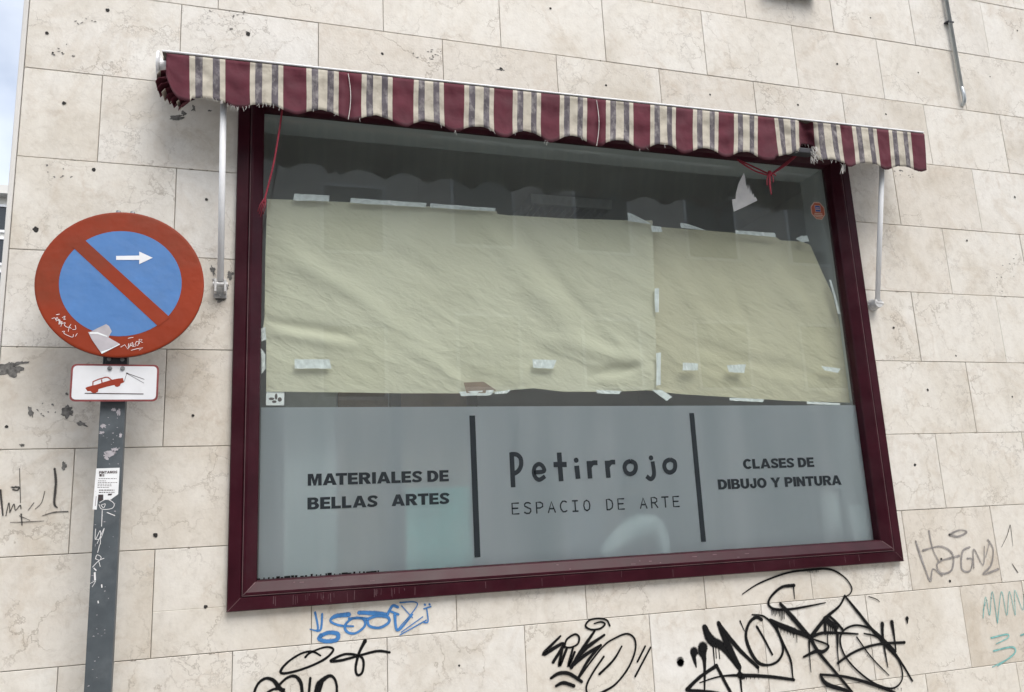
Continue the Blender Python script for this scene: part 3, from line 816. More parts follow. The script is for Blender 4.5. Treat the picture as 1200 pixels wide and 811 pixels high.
graffiti([(B([(428, 190), (460, 160), (540, 125), (600, 115), (635, 138), (570, 205), (430, 270), (290, 308), (245, 295), (300, 225), (400, 162), (480, 148), (540, 178)]), [8, 7, 7, 7, 8, 9, 8, 9, 10, 8, 7, 8, 6]),
          (B([(870, 70), (825, 160), (800, 270), (815, 322), (850, 300), (858, 220), (825, 180), (720, 168), (615, 218), (700, 212), (820, 180), (960, 145), (1052, 155)]), [13, 10, 9, 9, 9, 9, 9, 9, 10, 10, 9, 10, 9]),
          (B([(30, 520), (70, 400), (130, 348), (190, 360), (230, 410), (270, 450)]), [8, 9, 10, 12, 14, 10]), (B([(150, 450), (200, 425), (270, 430)]), 9), (B([(235, 395), (290, 345), (350, 330), (395, 380), (405, 470)]), [8, 9, 11, 12, 10]), (B([(465, 345), (452, 480)]), 9),
          (B([(505, 450), (530, 385), (600, 330), (640, 345), (660, 400), (660, 480)]), [12, 16, 12, 9, 9, 9]), (B([(545, 380), (520, 470)]), 14)], 'sprayblack', 'black looping tag left of the blue tag, cut by the photo edge')
B = lambda pts: Z(620, 720, 7.5, pts)
graffiti([(B([(275, 190), (125, 350), (300, 255), (210, 420)]), [8, 14, 12, 12]), (B([(300, 262), (265, 450), (330, 300)]), [9, 13, 10]), (B([(310, 290), (330, 220), (400, 175), (438, 200), (425, 260), (360, 290), (310, 282)]), [8, 8, 9, 9, 8, 7, 7]), (B([(385, 290), (345, 455), (400, 330)]), [9, 12, 9]),
          (B([(575, 145), (470, 300), (370, 465)]), [9, 14, 13]), (B([(660, 180), (470, 320), (395, 435)]), [9, 16, 14]), (B([(630, 270), (500, 350), (400, 430)]), [10, 14, 12]), (B([(628, 270), (520, 400), (430, 560)]), [10, 12, 10]),
          (B([(570, 80), (630, 65), (665, 85), (620, 125), (540, 132), (495, 100), (530, 50), (610, 35), (680, 50), (708, 100)]), [5, 7, 8, 8, 8, 9, 7, 7, 8, 7]), (B([(430, 565), (640, 290), (760, 205), (860, 170), (925, 215), (930, 320), (870, 470), (760, 610), (650, 680), (540, 740)]), [7, 7, 7, 8, 8, 8, 8, 8, 10, 10]),
          (B([(655, 370), (560, 510), (505, 620), (510, 690), (560, 740)]), 8), (B([(812, 280), (740, 400), (615, 525)]), [7, 9, 10]), (B([(1018, 280), (950, 415)]), 8), (B([(1065, 290), (930, 545)]), 8), (B([(190, 560), (260, 518), (350, 520), (460, 590)]), [10, 13, 13, 12]), (B([(235, 628), (300, 600), (392, 628)]), [10, 13, 12])],
         'sprayblack', 'black marker tag with tall loop and quote marks, middle of three black tags')
B = lambda pts: Z(790, 700, 7.307, pts)
C = lambda pts: Z(860, 660, 5.373, pts)
big = [(B([(52, 545), (54, 560)]), 22), (B([(170, 465), (165, 500), (188, 598)]), [24, 18, 5]), (B([(245, 425), (240, 470), (258, 560), (258, 830)]), [26, 26, 14, 5]),
       (B([(258, 255), (310, 360), (420, 430), (555, 600)]), [18, 26, 22, 18]), (B([(330, 400), (345, 580)]), [8, 4]), (B([(352, 400), (360, 520)]), 4), (B([(376, 400), (388, 525)]), 4), (B([(262, 260), (330, 400)]), 18), (B([(378, 220), (450, 390), (550, 590)]), [16, 22, 18]), (B([(385, 230), (540, 430), (715, 600)]), [14, 16, 13]), (B([(555, 600), (578, 830)]), [14, 6]),
       (B([(562, 202), (600, 290)]), [7, 3]), (B([(745, 190), (700, 170), (640, 220), (612, 330), (650, 460), (720, 560), (810, 578), (890, 540), (930, 450), (900, 330), (840, 230), (760, 160), (665, 148)]), [14, 14, 12, 13, 15, 14, 9, 11, 11, 12, 11, 8, 6]), (B([(705, 250), (770, 360), (838, 490)]), [11, 10, 9]),
       (B([(820, 190), (900, 240), (1030, 290)]), [10, 18, 20]), (B([(860, 220), (920, 370), (995, 540), (1012, 690)]), [10, 11, 11, 4]),
       (B([(360, 585), (220, 680), (105, 790)]), [14, 13, 14]), (B([(360, 585), (430, 720), (490, 830)]), 13), (B([(110, 795), (300, 815), (460, 850)]), [12, 16, 18]), (B([(215, 730), (400, 675), (620, 668), (830, 680), (1023, 705)]), [4, 7, 14, 13, 12]), (B([(556, 660), (590, 678)]), 18),
       (C([(50, 195), (160, 125), (330, 62), (470, 42), (600, 38), (690, 85), (738, 150), (730, 190), (700, 208)]), [4, 7, 8, 10, 10, 7, 7, 6, 4]),
       (C([(375, 140), (300, 150), (235, 205), (215, 255), (250, 288), (340, 290), (440, 275), (575, 248)]), [14, 12, 11, 11, 12, 10, 10, 4]), (C([(372, 140), (380, 225)]), [7, 3]), (C([(290, 255), (370, 345), (470, 460)]), [13, 18, 16]), (C([(225, 355), (330, 405), (470, 462)]), [10, 17, 17]),
       (C([(480, 465), (575, 345), (660, 270), (695, 205)]), [16, 14, 10, 10]), (C([(695, 205), (780, 310), (860, 410), (960, 515), (1050, 625), (1120, 740)]), [10, 13, 14, 20, 11, 9]), (C([(600, 335), (640, 370), (680, 415)]), 12), (C([(575, 350), (600, 375), (640, 400)]), 20), (C([(570, 360), (572, 440)]), 13),
       (C([(625, 380), (640, 430)]), 13), (C([(480, 465), (560, 438), (680, 440), (778, 445)]), [14, 12, 11, 7]), (C([(475, 465), (530, 560), (640, 690), (740, 810)]), [16, 14, 12, 12]), (C([(485, 475), (590, 515), (560, 555), (510, 555), (435, 590)]), [8, 9, 14, 14, 8]), (C([(470, 490), (475, 600), (482, 685)]), [10, 5, 3]), (C([(648, 440), (650, 560), (662, 678)]), [14, 6, 3]), (C([(585, 440), (588, 520)]), 5),
       (C([(1015, 555), (960, 500), (870, 420), (770, 390), (690, 420), (665, 490), (700, 590), (790, 690), (900, 765), (1000, 785), (1055, 730), (1045, 640), (985, 540), (900, 465), (815, 442)]), [9, 10, 11, 9, 9, 9, 9, 9, 9, 8, 7, 7, 9, 9, 6]),
       (C([(650, 628), (760, 555), (900, 510), (1070, 498)]), [11, 11, 11, 12]), (C([(770, 465), (860, 590), (972, 705)]), [7, 7, 5]), (C([(930, 380), (935, 480), (965, 655)]), [16, 12, 4]), (C([(990, 370), (1005, 460), (1015, 545)]), [16, 10, 7]), (C([(1086, 345), (1088, 378)]), [14, 5]), (C([(845, 210), (890, 225), (912, 242)]), 4),
       (C([(540, 700), (700, 715), (880, 765), (1010, 815)]), [10, 12, 14, 12]), (C([(540, 700), (580, 760), (700, 800), (760, 830)]), [10, 17, 14, 12]), (C([(575, 740), (578, 775)]), 5), (C([(150, 650), (152, 690)]), [6, 3]), (C([(355, 610), (370, 725)]), [7, 4])]
rnd = random.Random(4)
for i in range(9):
    x = 235 + i * 9.5; big.append((C([(x, 288), (x + 1, 288 + rnd.uniform(25, 75))]), [5, 3]))
for i in range(7):
    x = 270 + i * 20; big.append((C([(x, 385 + i * 10), (x + 1, 400 + i * 10 + rnd.uniform(10, 40))]), [5, 3]))
for i in range(5):
    x = 590 + i * 12; big.append((C([(x, 395), (x, 395 + rnd.uniform(25, 60))]), [5, 3]))
for i in range(8):
    x = 460 + i * 9; big.append((C([(x, 45), (x, 45 + rnd.uniform(6, 16))]), [4, 2]))
for i in range(8):
    x = 905 + i * 20; big.append((C([(x, 785), (x, 785 + rnd.uniform(8, 20))]), [4, 2]))
for i in range(6):
    x = 20 + i * 26; big.append((C([(x, 715), (x, 715 + rnd.uniform(8, 20))]), [4, 2]))
graffiti(big, 'sprayblack', 'large black dripping tag below the window at right')
B = lambda pts: Z(1000, 560, 3.23, pts)
graffiti([(B([(235, 240), (262, 320), (290, 390), (300, 345), (335, 370)]), [9, 10, 10, 7, 8]), (B([(285, 200), (300, 270), (325, 320)]), 8), (B([(262, 275), (330, 260), (375, 290), (370, 350), (330, 360), (320, 320), (400, 295)]), 9), (B([(362, 215), (400, 198), (428, 205), (395, 222), (362, 215)]), 9),
          (B([(440, 262), (412, 280), (410, 345), (440, 352), (450, 310), (430, 305)]), 8), (B([(455, 340), (455, 270), (490, 330), (495, 260)]), 7), (B([(508, 235), (528, 270), (520, 330), (490, 365), (548, 345)]), 9), (B([(500, 300), (515, 240)]), 6)], 'greypaint', 'pale grey washed out tag right of the window')
graffiti([(B([(592, 178), (580, 220), (560, 262)]), [5, 6, 5]), (B([(594, 180), (603, 258)]), [4, 3]), (B([(600, 325), (621, 358)]), [4, 9])], 'blackthin', 'thin dark slanted marks at the far right edge')
graffiti([(B([(490, 530), (500, 450), (515, 520), (525, 430), (545, 550)]), 5), (B([(545, 548), (560, 430), (580, 520), (590, 430), (612, 520), (610, 425), (640, 500), (646, 440)]), 5), (B([(500, 470), (490, 500)]), 4),
          (B([(520, 606), (580, 592), (582, 606), (540, 628)]), [9, 10, 7, 5]), (B([(530, 655), (600, 640), (608, 665), (545, 712)]), [9, 10, 9, 6]), (B([(525, 716), (575, 690)]), 6), (B([(632, 596), (648, 590)]), 9)], 'tealpaint', 'pale teal marker letters MAM over a 3 at the far right')
B = lambda pts: Z(0, 400, 3.383, pts)
graffiti([(B([(2, 590), (12, 690)]), [9, 7]), (B([(24, 692), (36, 640), (40, 680)]), 4), (B([(40, 678), (56, 645), (62, 670), (80, 650), (84, 664)]), 4), (B([(78, 505), (82, 640)]), 3), (B([(50, 580), (75, 578), (70, 590), (52, 588)]), 6), (B([(112, 670), (135, 640)]), 3), (B([(140, 665), (165, 640), (178, 595)]), 3),
          (B([(217, 505), (222, 560), (216, 640), (228, 660)]), [9, 11, 10, 5]), (B([(168, 692), (215, 678), (270, 675)]), [3, 7, 4]), (B([(42, 718), (110, 716), (175, 712)]), [3, 6, 3]), (B([(85, 685), (88, 728)]), 8), (B([(78, 692), (120, 710)]), 4)], 'blackthin', 'thin black marker scrawl left of the sign pole')

# ------------------------------------------------------------------ room behind the glass
rm = MB(); rx0, rx1, ry0, ry1, rz0, rz1 = WX0 - .6, WX1 + .6, .26, 4.0, .55, WZ1 + .25
rm.face([(rx0, ry1, rz0), (rx1, ry1, rz0), (rx1, ry1, rz1), (rx0, ry1, rz1)], 'roomwall')
rm.face([(rx0, ry0, rz0), (rx0, ry1, rz0), (rx0, ry1, rz1), (rx0, ry0, rz1)], 'roomwall')
rm.face([(rx1, ry0, rz0), (rx1, ry1, rz0), (rx1, ry1, rz1), (rx1, ry0, rz1)], 'roomwall')
rm.face([(rx0, ry0, rz1), (rx1, ry0, rz1), (rx1, ry1, rz1), (rx0, ry1, rz1)], 'roomwall')
rm.face([(rx0, ry0, rz0), (rx1, ry0, rz0), (rx1, ry1, rz0), (rx0, ry1, rz0)], 'roomdark')
for a, b, c_, d_ in ((rx0, OX0, rz0, rz1), (OX1, rx1, rz0, rz1), (OX0, OX1, OZ1, rz1), (OX0, OX1, rz0, OZ0)):
    rm.face([(a, ry0, c_), (b, ry0, c_), (b, ry0, d_), (a, ry0, d_)], 'roomwall')
rm.build('interior_wall', None, bld)
sh = MB(); sh.box((RX0, .07, OZ0 - .03), (RX1, .62, OZ0 + .06)); sh.build('display_shelf', 'whiteitem', bld, bevel=.004)

def standing(name, label, cat, px0, px1, py_top, y, mats, thick=.03):
    a, b = at(px0, py_top, y), at(px1, py_top, y)
    return a.x, b.x, max(a.z, b.z)


SZ = OZ0 + .06
a, b, zt = standing('', '', '', 457, 558, 455, .30, None)
e = empty('picture_frame', ((a + b) / 2, .3, SZ)); tag(e, 'black picture frame standing behind the glass under the paper', 'picture frame')
t = MB(); w = .05
zt += .04
t.box((a, .29, SZ), (a + w, .32, zt)); t.box((b - w, .29, SZ), (b, .32, zt)); t.box((a + w, .29, zt - w), (b - w, .32, zt)); t.box((a + w, .29, SZ), (b - w, .32, SZ + w)); t.build('frame', 'blackframe', e)
t = MB(); t.box((a + w, .305, SZ + w), (b - w, .315, zt - w)); t.build('picture', 'brown', e)
a, b, zt = standing('', '', '', 334, 394, 452, .34, None)
t = MB(); t.box((a, .33, SZ), (b, .37, zt + .03)); tag(t.build('canvas_panel', 'palepanel', None, bevel=.004), 'pale canvas panel standing between white card and brown board', 'canvas')
a, b, zt = standing('', '', '', 396, 454, 452, .36, None)
t = MB(); t.box((a, .355, SZ), (b, .375, zt + .03)); tag(t.build('brown_board', 'brown', None, bevel=.002), 'brown board standing left of the black picture frame', 'board')
# small white card with dark pattern at the left end
e = MB(); p0, p1 = at(312, 458, GY + .03), at(333, 475, GY + .03)
e.box((p0.x, GY + .03, p1.z), (p1.x, GY + .034, p0.z + .03), 'torn')
for (cx, cy, rx, rz) in ((.3, .45, .012, .006), (.55, .6, .006, .014), (.75, .4, .009, .01), (.45, .25, .01, .006)):
    x = p0.x + (p1.x - p0.x) * cx; zz = p1.z + (p0.z - p1.z) * cy
    e.face([(x + math.cos(q) * rx, GY + .0293, zz + math.sin(q) * rz) for q in [k_ * math.pi / 5 for k_ in range(10)]], 'inkdark')
tag(e.build('patterned_card', None), 'small white card with dark pattern tucked in the lower left window corner', 'card')
# shapes standing behind the frosted vinyl
a, b = at(474, 560, .11), at(549, 560, .11)
t = MB(); t.box((a.x, .085, SZ), (b.x, .12, at(510, 572, .11).z)); tag(t.build('teal_board', 'teal', None, bevel=.004), 'teal board blurred behind frosted glass below the word ARTES', 'board')
t = MB()
pts = [at(px, py, .105) for px, py in [(706, 652), (722, 634), (738, 621), (754, 615), (768, 618), (777, 634), (778, 654)]]
t.tube(smooth_line(pts, 6), [.030 + .026 * math.sin(math.pi * min(1, q / 30)) for q in range(37)], None, n=14)
tag(t.build('white_arch', 'whiteitem', None, smooth=True), 'white curved shape blurred behind frosted glass below the word ARTE', 'ornament')
a, b = at(996, 600, .11), at(1014, 600, .11)
t = MB(); t.box((a.x - .01, .09, SZ), (b.x + .01, .12, at(1005, 592, .11).z)); tag(t.build('pale_box', 'whiteitem', None, bevel=.006), 'pale upright box blurred behind frosted glass at the right end', 'box')
a, b = at(660, 600, .12), at(704, 600, .12)
t = MB(); t.box((a.x, .10, SZ), (b.x, .14, at(680, 592, .12).z)); tag(t.build('dark_box', 'bluegrey', None, bevel=.006), 'dark blue grey box blurred behind frosted glass left of the white curved shape', 'box')
a, b = at(955, 600, .16), at(985, 600, .16)
t = MB(); t.tube([Vector(((a.x + b.x) / 2, .14, SZ)), Vector(((a.x + b.x) / 2, .14, at(970, 585, .14).z)), Vector(((a.x + b.x) / 2, .14, at(970, 577, .14).z))], [.05, .05, .02], None, n=18)
tag(t.build('pale_bottle', 'palepanel', None, smooth=True), 'pale bottle blurred behind frosted glass below the word PINTURA', 'bottle')
# unlit louvred ceiling lamp
a = at(612, 247, 1.7); b = at(690, 247, 1.7)
e = empty('ceiling_light', (a.x, 1.7, rz1)); tag(e, 'unlit white louvred ceiling lamp seen through the glass above the paper', 'lamp')
t = MB(); zz = a.z - .02
t.box((a.x, 1.5, zz), (b.x + .1, 1.52, zz + .07)); t.box((a.x, 2.1, zz), (b.x + .1, 2.12, zz + .07)); t.box((a.x, 1.52, zz), (a.x + .02, 2.1, zz + .07)); t.box((b.x + .08, 1.52, zz), (b.x + .1, 2.1, zz + .07)); t.box((a.x + .02, 1.52, zz + .05), (b.x + .08, 2.1, zz + .07)); t.build('housing', 'lamp', e)
t = MB(); nn = 12
for i in range(nn):
    x = a.x + .04 + (b.x - a.x) * i / (nn - 1); t.box((x, 1.53, zz + .003), (x + .006, 2.09, zz + .045))
t.build('louvre', 'lamp', e)
t = MB(); t.box((a.x + .1, 1.75, zz + .07), (a.x + .13, 1.78, rz1)); t.box((b.x - .1, 1.75, zz + .07), (b.x - .07, 1.78, rz1)); t.build('hanger', 'lamp', e)

# ------------------------------------------------------------------ kraft paper sheets and their tape
PY = GY + .030


def lerp_poly(poly, u):
    d = [0]
    for p, q in zip(poly, poly[1:]):
        d.append(d[-1] + math.dist(p, q))
    s = u * d[-1]
    for i in range(len(poly) - 1):
        if s <= d[i + 1] + 1e-9:
            t_ = (s - d[i]) / max(1e-9, d[i + 1] - d[i])
            return (poly[i][0] + (poly[i + 1][0] - poly[i][0]) * t_, poly[i][1] + (poly[i + 1][1] - poly[i][1]) * t_)
    return poly[-1]


def sheet(top, bot, left, right, nu, nv, yb, disp, parent, name='sheet', m='paper'):
    mb = MB(); vs = []
    for j in range(nv + 1):
        v = j / nv
        for i in range(nu + 1):
            u = i / nu
            T, B_, Lp, Rp = lerp_poly(top, u), lerp_poly(bot, u), lerp_poly(left, v), lerp_poly(right, v)
            q = []
            for k_ in range(2):
                c = (1 - v) * T[k_] + v * B_[k_] + (1 - u) * Lp[k_] + u * Rp[k_] - ((1 - u) * (1 - v) * top[0][k_] + u * (1 - v) * top[-1][k_] + (1 - u) * v * bot[0][k_] + u * v * bot[-1][k_])
                q.append(c)
            p = at(q[0], q[1], yb)
            p.y += disp(p.x, p.z, u, v, q)
            vs.append(p)
    fs = [(j * (nu + 1) + i, j * (nu + 1) + i + 1, (j + 1) * (nu + 1) + i + 1, (j + 1) * (nu + 1) + i) for j in range(nv) for i in range(nu)]
    mb.faces(vs, fs, m)
    o = mb.build(name, m, parent, smooth=True)
    return o


def ridge(t, w):
    return math.exp(-(t / w) ** 2)


def disp_a(x, z, u, v, q):
    px, py = q
    d = .006 * noise.noise((x * 1.6, z * 1.6, 3.1)) + .004 * noise.noise((x * 3.5 + z * 2.2, z * 5.5 - x * 1.5, 7.7)) + .0016 * noise.noise((x * 11, z * 16, 1.3))
    for (ax, ay, bx, by, w, h) in ((330, 290, 545, 445, 11, -.010), (375, 330, 560, 450, 9, .007), (560, 250, 690, 420, 12, -.009), (590, 245, 720, 410, 8, .006), (310, 375, 420, 395, 6, .008), (310, 388, 420, 408, 6, -.008), (690, 440, 768, 425, 6, .010), (640, 395, 768, 432, 9, -.009), (430, 285, 530, 330, 10, .004), (700, 380, 768, 440, 7, -.006)):
        L_ = math.hypot(bx - ax, by - ay); t_ = ((px - ax) * (bx - ax) + (py - ay) * (by - ay)) / L_; s = ((px - ax) * (by - ay) - (py - ay) * (bx - ax)) / L_
        f = max(0, min(1, t_ / 40 + .2)) * max(0, min(1, (L_ - t_) / 40 + .2)) if -8 < t_ < L_ + 8 else 0
        d += 2.1 * h * f * ridge(s, w)
    d -= .007 * ridge(1 - u, .02)
    return -.021 * math.tanh(-d / .021) if d < 0 else min(d, .013)


def disp_b(x, z, u, v, q):
    px, py = q
    d = .005 * noise.noise((x * 1.9 + 9, z * 1.9, 3.1)) + .0045 * noise.noise((x * 4 + z * 3, z * 5 - x * 2, 2.7)) + .0016 * noise.noise((x * 11, z * 16, 5.3))
    for (ax, ay, bx, by, w, h) in ((880, 290, 960, 380, 9, -.006), (840, 300, 900, 420, 10, .005), (780, 300, 840, 400, 9, -.005), (930, 300, 985, 440, 8, .005), (800, 400, 960, 445, 9, .004)):
        L_ = math.hypot(bx - ax, by - ay); t_ = ((px - ax) * (bx - ax) + (py - ay) * (by - ay)) / L_; s = ((px - ax) * (by - ay) - (py - ay) * (bx - ax)) / L_
        f = max(0, min(1, t_ / 40 + .2)) * max(0, min(1, (L_ - t_) / 40 + .2)) if -8 < t_ < L_ + 8 else 0
        d += 2.1 * h * f * ridge(s, w)
    d = -.019 * math.tanh(-d / .019) if d < 0 else d
    return d if u > .12 else max(d, -.002 + d * u / .12)


pa = empty('paper_sheet', (at(540, 455).x, PY, FZ)); tag(pa, 'large wrinkled sheet of kraft paper taped inside the glass, the wider left one', 'paper')
sheet([(313, 233), (348, 234), (411, 237), (500, 242), (582, 247), (583, 251), (660, 256), (735, 258), (764, 259)], [(312, 459), (400, 460), (470, 461), (540, 461), (575, 461), (600, 457), (625, 455), (660, 459), (720, 459), (768, 457)],
      [(313, 233), (311, 300), (310, 372), (308, 384), (312, 400), (312, 459)], [(764, 259), (766, 330), (768, 400), (768, 457)], 150, 80, PY, disp_a, pa)
t = MB(); t.prism([at(*q, PY - .0225) for q in Z(280, 220, 3, [(790, 685), (860, 682), (905, 712), (880, 722), (800, 722)])], (0, -.0008, 0)); tag(t.build('torn_flap', 'brown', pa), 'small torn brown flap at the lower edge')
pb = empty('paper_sheet', (at(880, 465).x, PY, FZ)); tag(pb, 'sheet of kraft paper with slanting right edge, the narrower right one', 'paper')
sheet([(748, 264), (800, 268), (862, 273), (908, 276), (909, 281), (940, 283)], [(752, 457), (800, 462), (860, 466), (930, 470), (997, 472)],
      [(748, 264), (750, 330), (752, 400), (752, 457)], [(940, 283), (950, 287), (962, 315), (976, 345), (986, 390), (993, 435), (997, 472)], 90, 80, PY + .016, disp_b, pb, m='paper_b')


def tape(q, par, lift=.0228):
    rnd = random.Random(int(q[0][0] * 13)); y = PY - lift
    a, b, c, d = [at(*p, y) for p in q]
    mb = MB(); vs = []; n = 10
    for j in range(3):
        for i in range(n + 1):
            u = i / n; v = j / 2
            p = (a.lerp(b, u)).lerp(d.lerp(c, u), v)
            p = p + Vector((rnd.uniform(-.001, .001) * (2 if i in (0, n) else .5), rnd.uniform(-.0012, .0006), rnd.uniform(-.001, .001)))
            vs.append(p)
    fs = [(j * (n + 1) + i, j * (n + 1) + i + 1, (j + 1) * (n + 1) + i + 1, (j + 1) * (n + 1) + i) for j in range(2) for i in range(n)]
    mb.faces(vs, fs, 'tape')
    return mb.build('tape_strip', 'tape', par, solid=.0006)


T = lambda x0, y0, x1, y1, dy, s=0: [(x0, y0), (x1, y0 + (y1 - y0)), (x1 + s, y1 + dy), (x0 + s, y0 + dy)]
for q in ([(345, 227), (386, 229), (386, 236), (344, 235)], [(411, 232), (500, 238), (499, 243), (411, 238)], [(504, 238.5), (581, 244), (580, 248), (504, 243)], [(345, 421), (386, 421), (389, 432), (346, 432)], [(624, 421), (652, 422), (648, 432), (625, 431)],
          [(538, 459), (580, 457), (575, 463.5), (540, 464)], [(580, 459), (598, 457), (594, 461), (580, 462)], [(735, 249), (742, 251), (764, 263), (736, 259)], [(767, 338), (772, 338), (772, 366), (768, 366)], [(769, 414), (774, 413), (774.5, 451), (769, 452)],
          [(306, 385), (311, 383), (312, 398), (307, 400)], [(306, 408), (311, 415), (311, 432), (307, 438)], [(698, 457), (728, 458), (726, 462), (700, 461)]):
    tape(q, pa)
for q in ([(763, 264), (775, 266), (776, 272), (764, 272)], [(797, 261), (804, 262), (828, 270), (798, 267)], [(862, 270), (908, 273), (909, 278), (862, 274)], [(932, 280), (940, 276), (947, 283), (940, 284)], [(938, 277), (946, 276), (948, 283), (941, 281)], [(800, 425), (818, 426), (818, 434), (800, 434)],
          [(852, 428), (874, 427), (872, 437), (854, 436)], [(962, 429), (985, 432), (982, 437), (966, 434)], [(764, 457), (776, 457), (788, 465), (781, 470)], [(855, 466), (896, 468), (894, 471), (855, 469.5)], [(945, 470.5), (985, 472.5), (984, 475), (946, 473.5)], [(972, 328), (974, 328), (985, 368), (982, 368)]):
    tape(q, pb)
# flat white jagged wedge just in front of the glass, upper right
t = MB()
wedge = Z(800, 120, 4, [(287, 330), (262, 380), (250, 425), (248, 452), (232, 455), (234, 480), (240, 512), (290, 490), (350, 460), (340, 440), (336, 448), (332, 425), (326, 436), (320, 405), (316, 430), (312, 385), (306, 412), (302, 385), (297, 398), (293, 352)])
t.prism([at(*q, GY - .004) for q in wedge], (0, .001, 0))
tag(t.build('white_wedge', 'torn', None), 'white pointed wedge with jagged right side on the upper right glass', 'paper')

# ------------------------------------------------------------------ awning
AW = empty('awning', (at(640, 105, -.2).x, -.1, CZ + .55 * D)); tag(AW, 'rolled up awning with ragged burgundy, cream and grey striped valance over the window', 'awning')
E0, E1 = 190, 1083
YA = lambda x: -.205 - .075 * (x - E0) / (E1 - E0)        # the front bar stands a little further out at its right end
TOP = lambda x: 60 + (x - E0) * .1064 + (1.6 if x > 600 else 0) * 0
edges = [195, 222, 264, 293, 332, 359, 397, 424, 460, 485, 520, 544, 579, 601, 634, 656, 688, 710, 742, 762, 792, 812, 842, 860, 888, 907, 936, 953, 984, 998, 1027, 1041, 1067, 1083]


def interp(tab, x):
    for (a, b), (c, d) in zip(tab, tab[1:]):
        if x <= c:
            return b + (d - b) * max(0, (x - a)) / (c - a)
    return tab[-1][1]


def bottom(x):
    hb = interp([(195, 54), (278, 57), (647, 58.5), (845, 54), (1037, 49), (1083, 46)], x)
    hs = interp([(195, 48), (243, 49.5), (618, 48.5), (1007, 43.5), (1083, 43)], x)
    # burgundy centres hang low, the striped groups arch up
    for i in range(len(edges) - 1):
        if edges[i] <= x <= edges[i + 1]:
            mid = (edges[i] + edges[i + 1]) / 2; half = (edges[i + 1] - edges[i]) / 2; t_ = abs(x - mid) / half
            s = 1 if i % 2 == 0 else -1
            f = .5 + s * .5 * (1 - t_ ** 2)
            h = hs + (hb - hs) * f
            if i == 0:
                h = interp([(195, 28), (200, 42), (208, 54), (222, 56)], x)
            break
    else:
        h = hb
    if x < 264: h = max(h, 0)
    if 905 < x < 960:
        h = interp([(905, 47), (914, 45), (925, 41), (935.5, 37), (938, 29), (950, 30), (953.5, 46), (960, 45)], x)
    return h + 1.2 * noise.noise((x * .11, 2, 0)) + .6 * noise.noise((x * .5, 7, 0))


def valance_y(x, v):
    y = YA(x)
    y += .010 * v * noise.noise((x * .022, v * 1.5, 4)) + .011 * noise.noise((x * .05, v * 3.5, 9)) + .0036 * noise.noise((x * .2, v * 7, 2))
    y -= .016 * v * v
    for c, w, d in ((409, 3.5, .022), (402, 5, -.012), (700, 3, .020), (694, 5, -.012), (944, 9, .075), (930, 8, -.02)):
        y += d * ridge(x - c, w) * (.5 + .5 * v)
    return y


xs = []
for i in range(len(edges) - 1):
    a, b = edges[i], edges[i + 1]
    if i % 2 == 0:
        n = 10; xs += [(a + (b - a) * k_ / n, 'burgundy') for k_ in range(n)]
    else:
        fr_ = [0, .16, .37, .65, .85, 1]; nm = ['cream', 'greystripe', 'cream', 'greystripe', 'cream']
        for s in range(5):
            for k_ in range(3):
                xs.append((a + (b - a) * (fr_[s] + (fr_[s + 1] - fr_[s]) * k_ / 3), nm[s]))
xs.append((edges[-1], 'burgundy'))
NVV = 14
va = MB(); vs = []; back = []
for i, (x, m_) in enumerate(xs):
    for j in range(NVV + 1):
        v = j / NVV; yy = valance_y(x, v)
        py = TOP(x) + 2.0 + (bottom(x) - 2.0) * v
        # the stripes sway a little towards the hem
        sway = 1.8 * v * noise.noise((x * .03, 5, v)) + v * interp([(190, 0), (895, 0), (908, 6), (930, 2), (940, 0), (953, 4), (970, 6.5), (1000, 5), (1083, 3.5)], x)
        vs.append(at(x + sway, py, yy))
nrow = NVV + 1
i0 = 0
va.v += vs
for i in range(len(xs) - 1):
    for j in range(NVV):
        m_ = 'binding' if j == NVV - 1 and xs[i][1] == 'burgundy' else xs[i][1]
        va.f.append([i * nrow + j, i * nrow + j + 1, (i + 1) * nrow + j + 1, (i + 1) * nrow + j]); va.mi.append(va.slot(m_)); va.col.append(None)
vo = va.build('valance', None, AW, smooth=True, solid=.0022)
tag(vo, 'ragged scalloped valance, burgundy with cream and grey stripes')
# frayed threads along the hem and seam
th = MB(); rnd = random.Random(12)
for i in range(60):
    x = rnd.choice([rnd.uniform(225, 330), rnd.uniform(200, 1080), rnd.uniform(930, 990)]); yy = valance_y(x, 1) - .002; y0 = TOP(x) + bottom(x)
    p = at(x, y0 - 1.5, yy); q = at(x + rnd.uniform(-3, 3), y0 + rnd.uniform(1, 4), yy - rnd.uniform(0, .004))
    th.tube([p, p.lerp(q, .5) + Vector((rnd.uniform(-.003, .003), 0, 0)), q], .0006, None, n=5)
for i in range(46):    # tuft of white fibres at the torn fold
    x = rnd.uniform(953, 960); y0 = rnd.uniform(170, 186); yy = YA(950) - .004
    p = at(x - 3, y0, yy); q = at(x + rnd.uniform(-3, 4), y0 + rnd.uniform(3, 8), yy - rnd.uniform(0, .012)); th.tube([p, p.lerp(q, .5) + Vector((rnd.uniform(-.004, .004), 0, .002)), q], .0007, None, n=5)
for i in range(14):
    x = rnd.uniform(987, 991); p = at(x, 190 + rnd.uniform(0, 4), YA(990) - .002); q = at(x + rnd.uniform(-3, 1), 198 + rnd.uniform(0, 6), YA(990)); th.tube([p, q], .0008, None, n=5)
tag(th.build('frayed_thread', 'fray', AW), 'loose white threads at the torn hem')
# pale seam stitching of the joined panels
se = MB()
for cx in (409.5, 700.5):
    pts = [at(cx - 1.5 + 3 * math.sin(v * 3.1), TOP(cx) + 3 + (bottom(cx) - 4) * v, valance_y(cx - 2, v) - .006) for v in [k_ / 8 for k_ in range(9)]]
    se.tube(pts, .0016, None, n=6)
se.build('seam_edge', 'fray', AW)
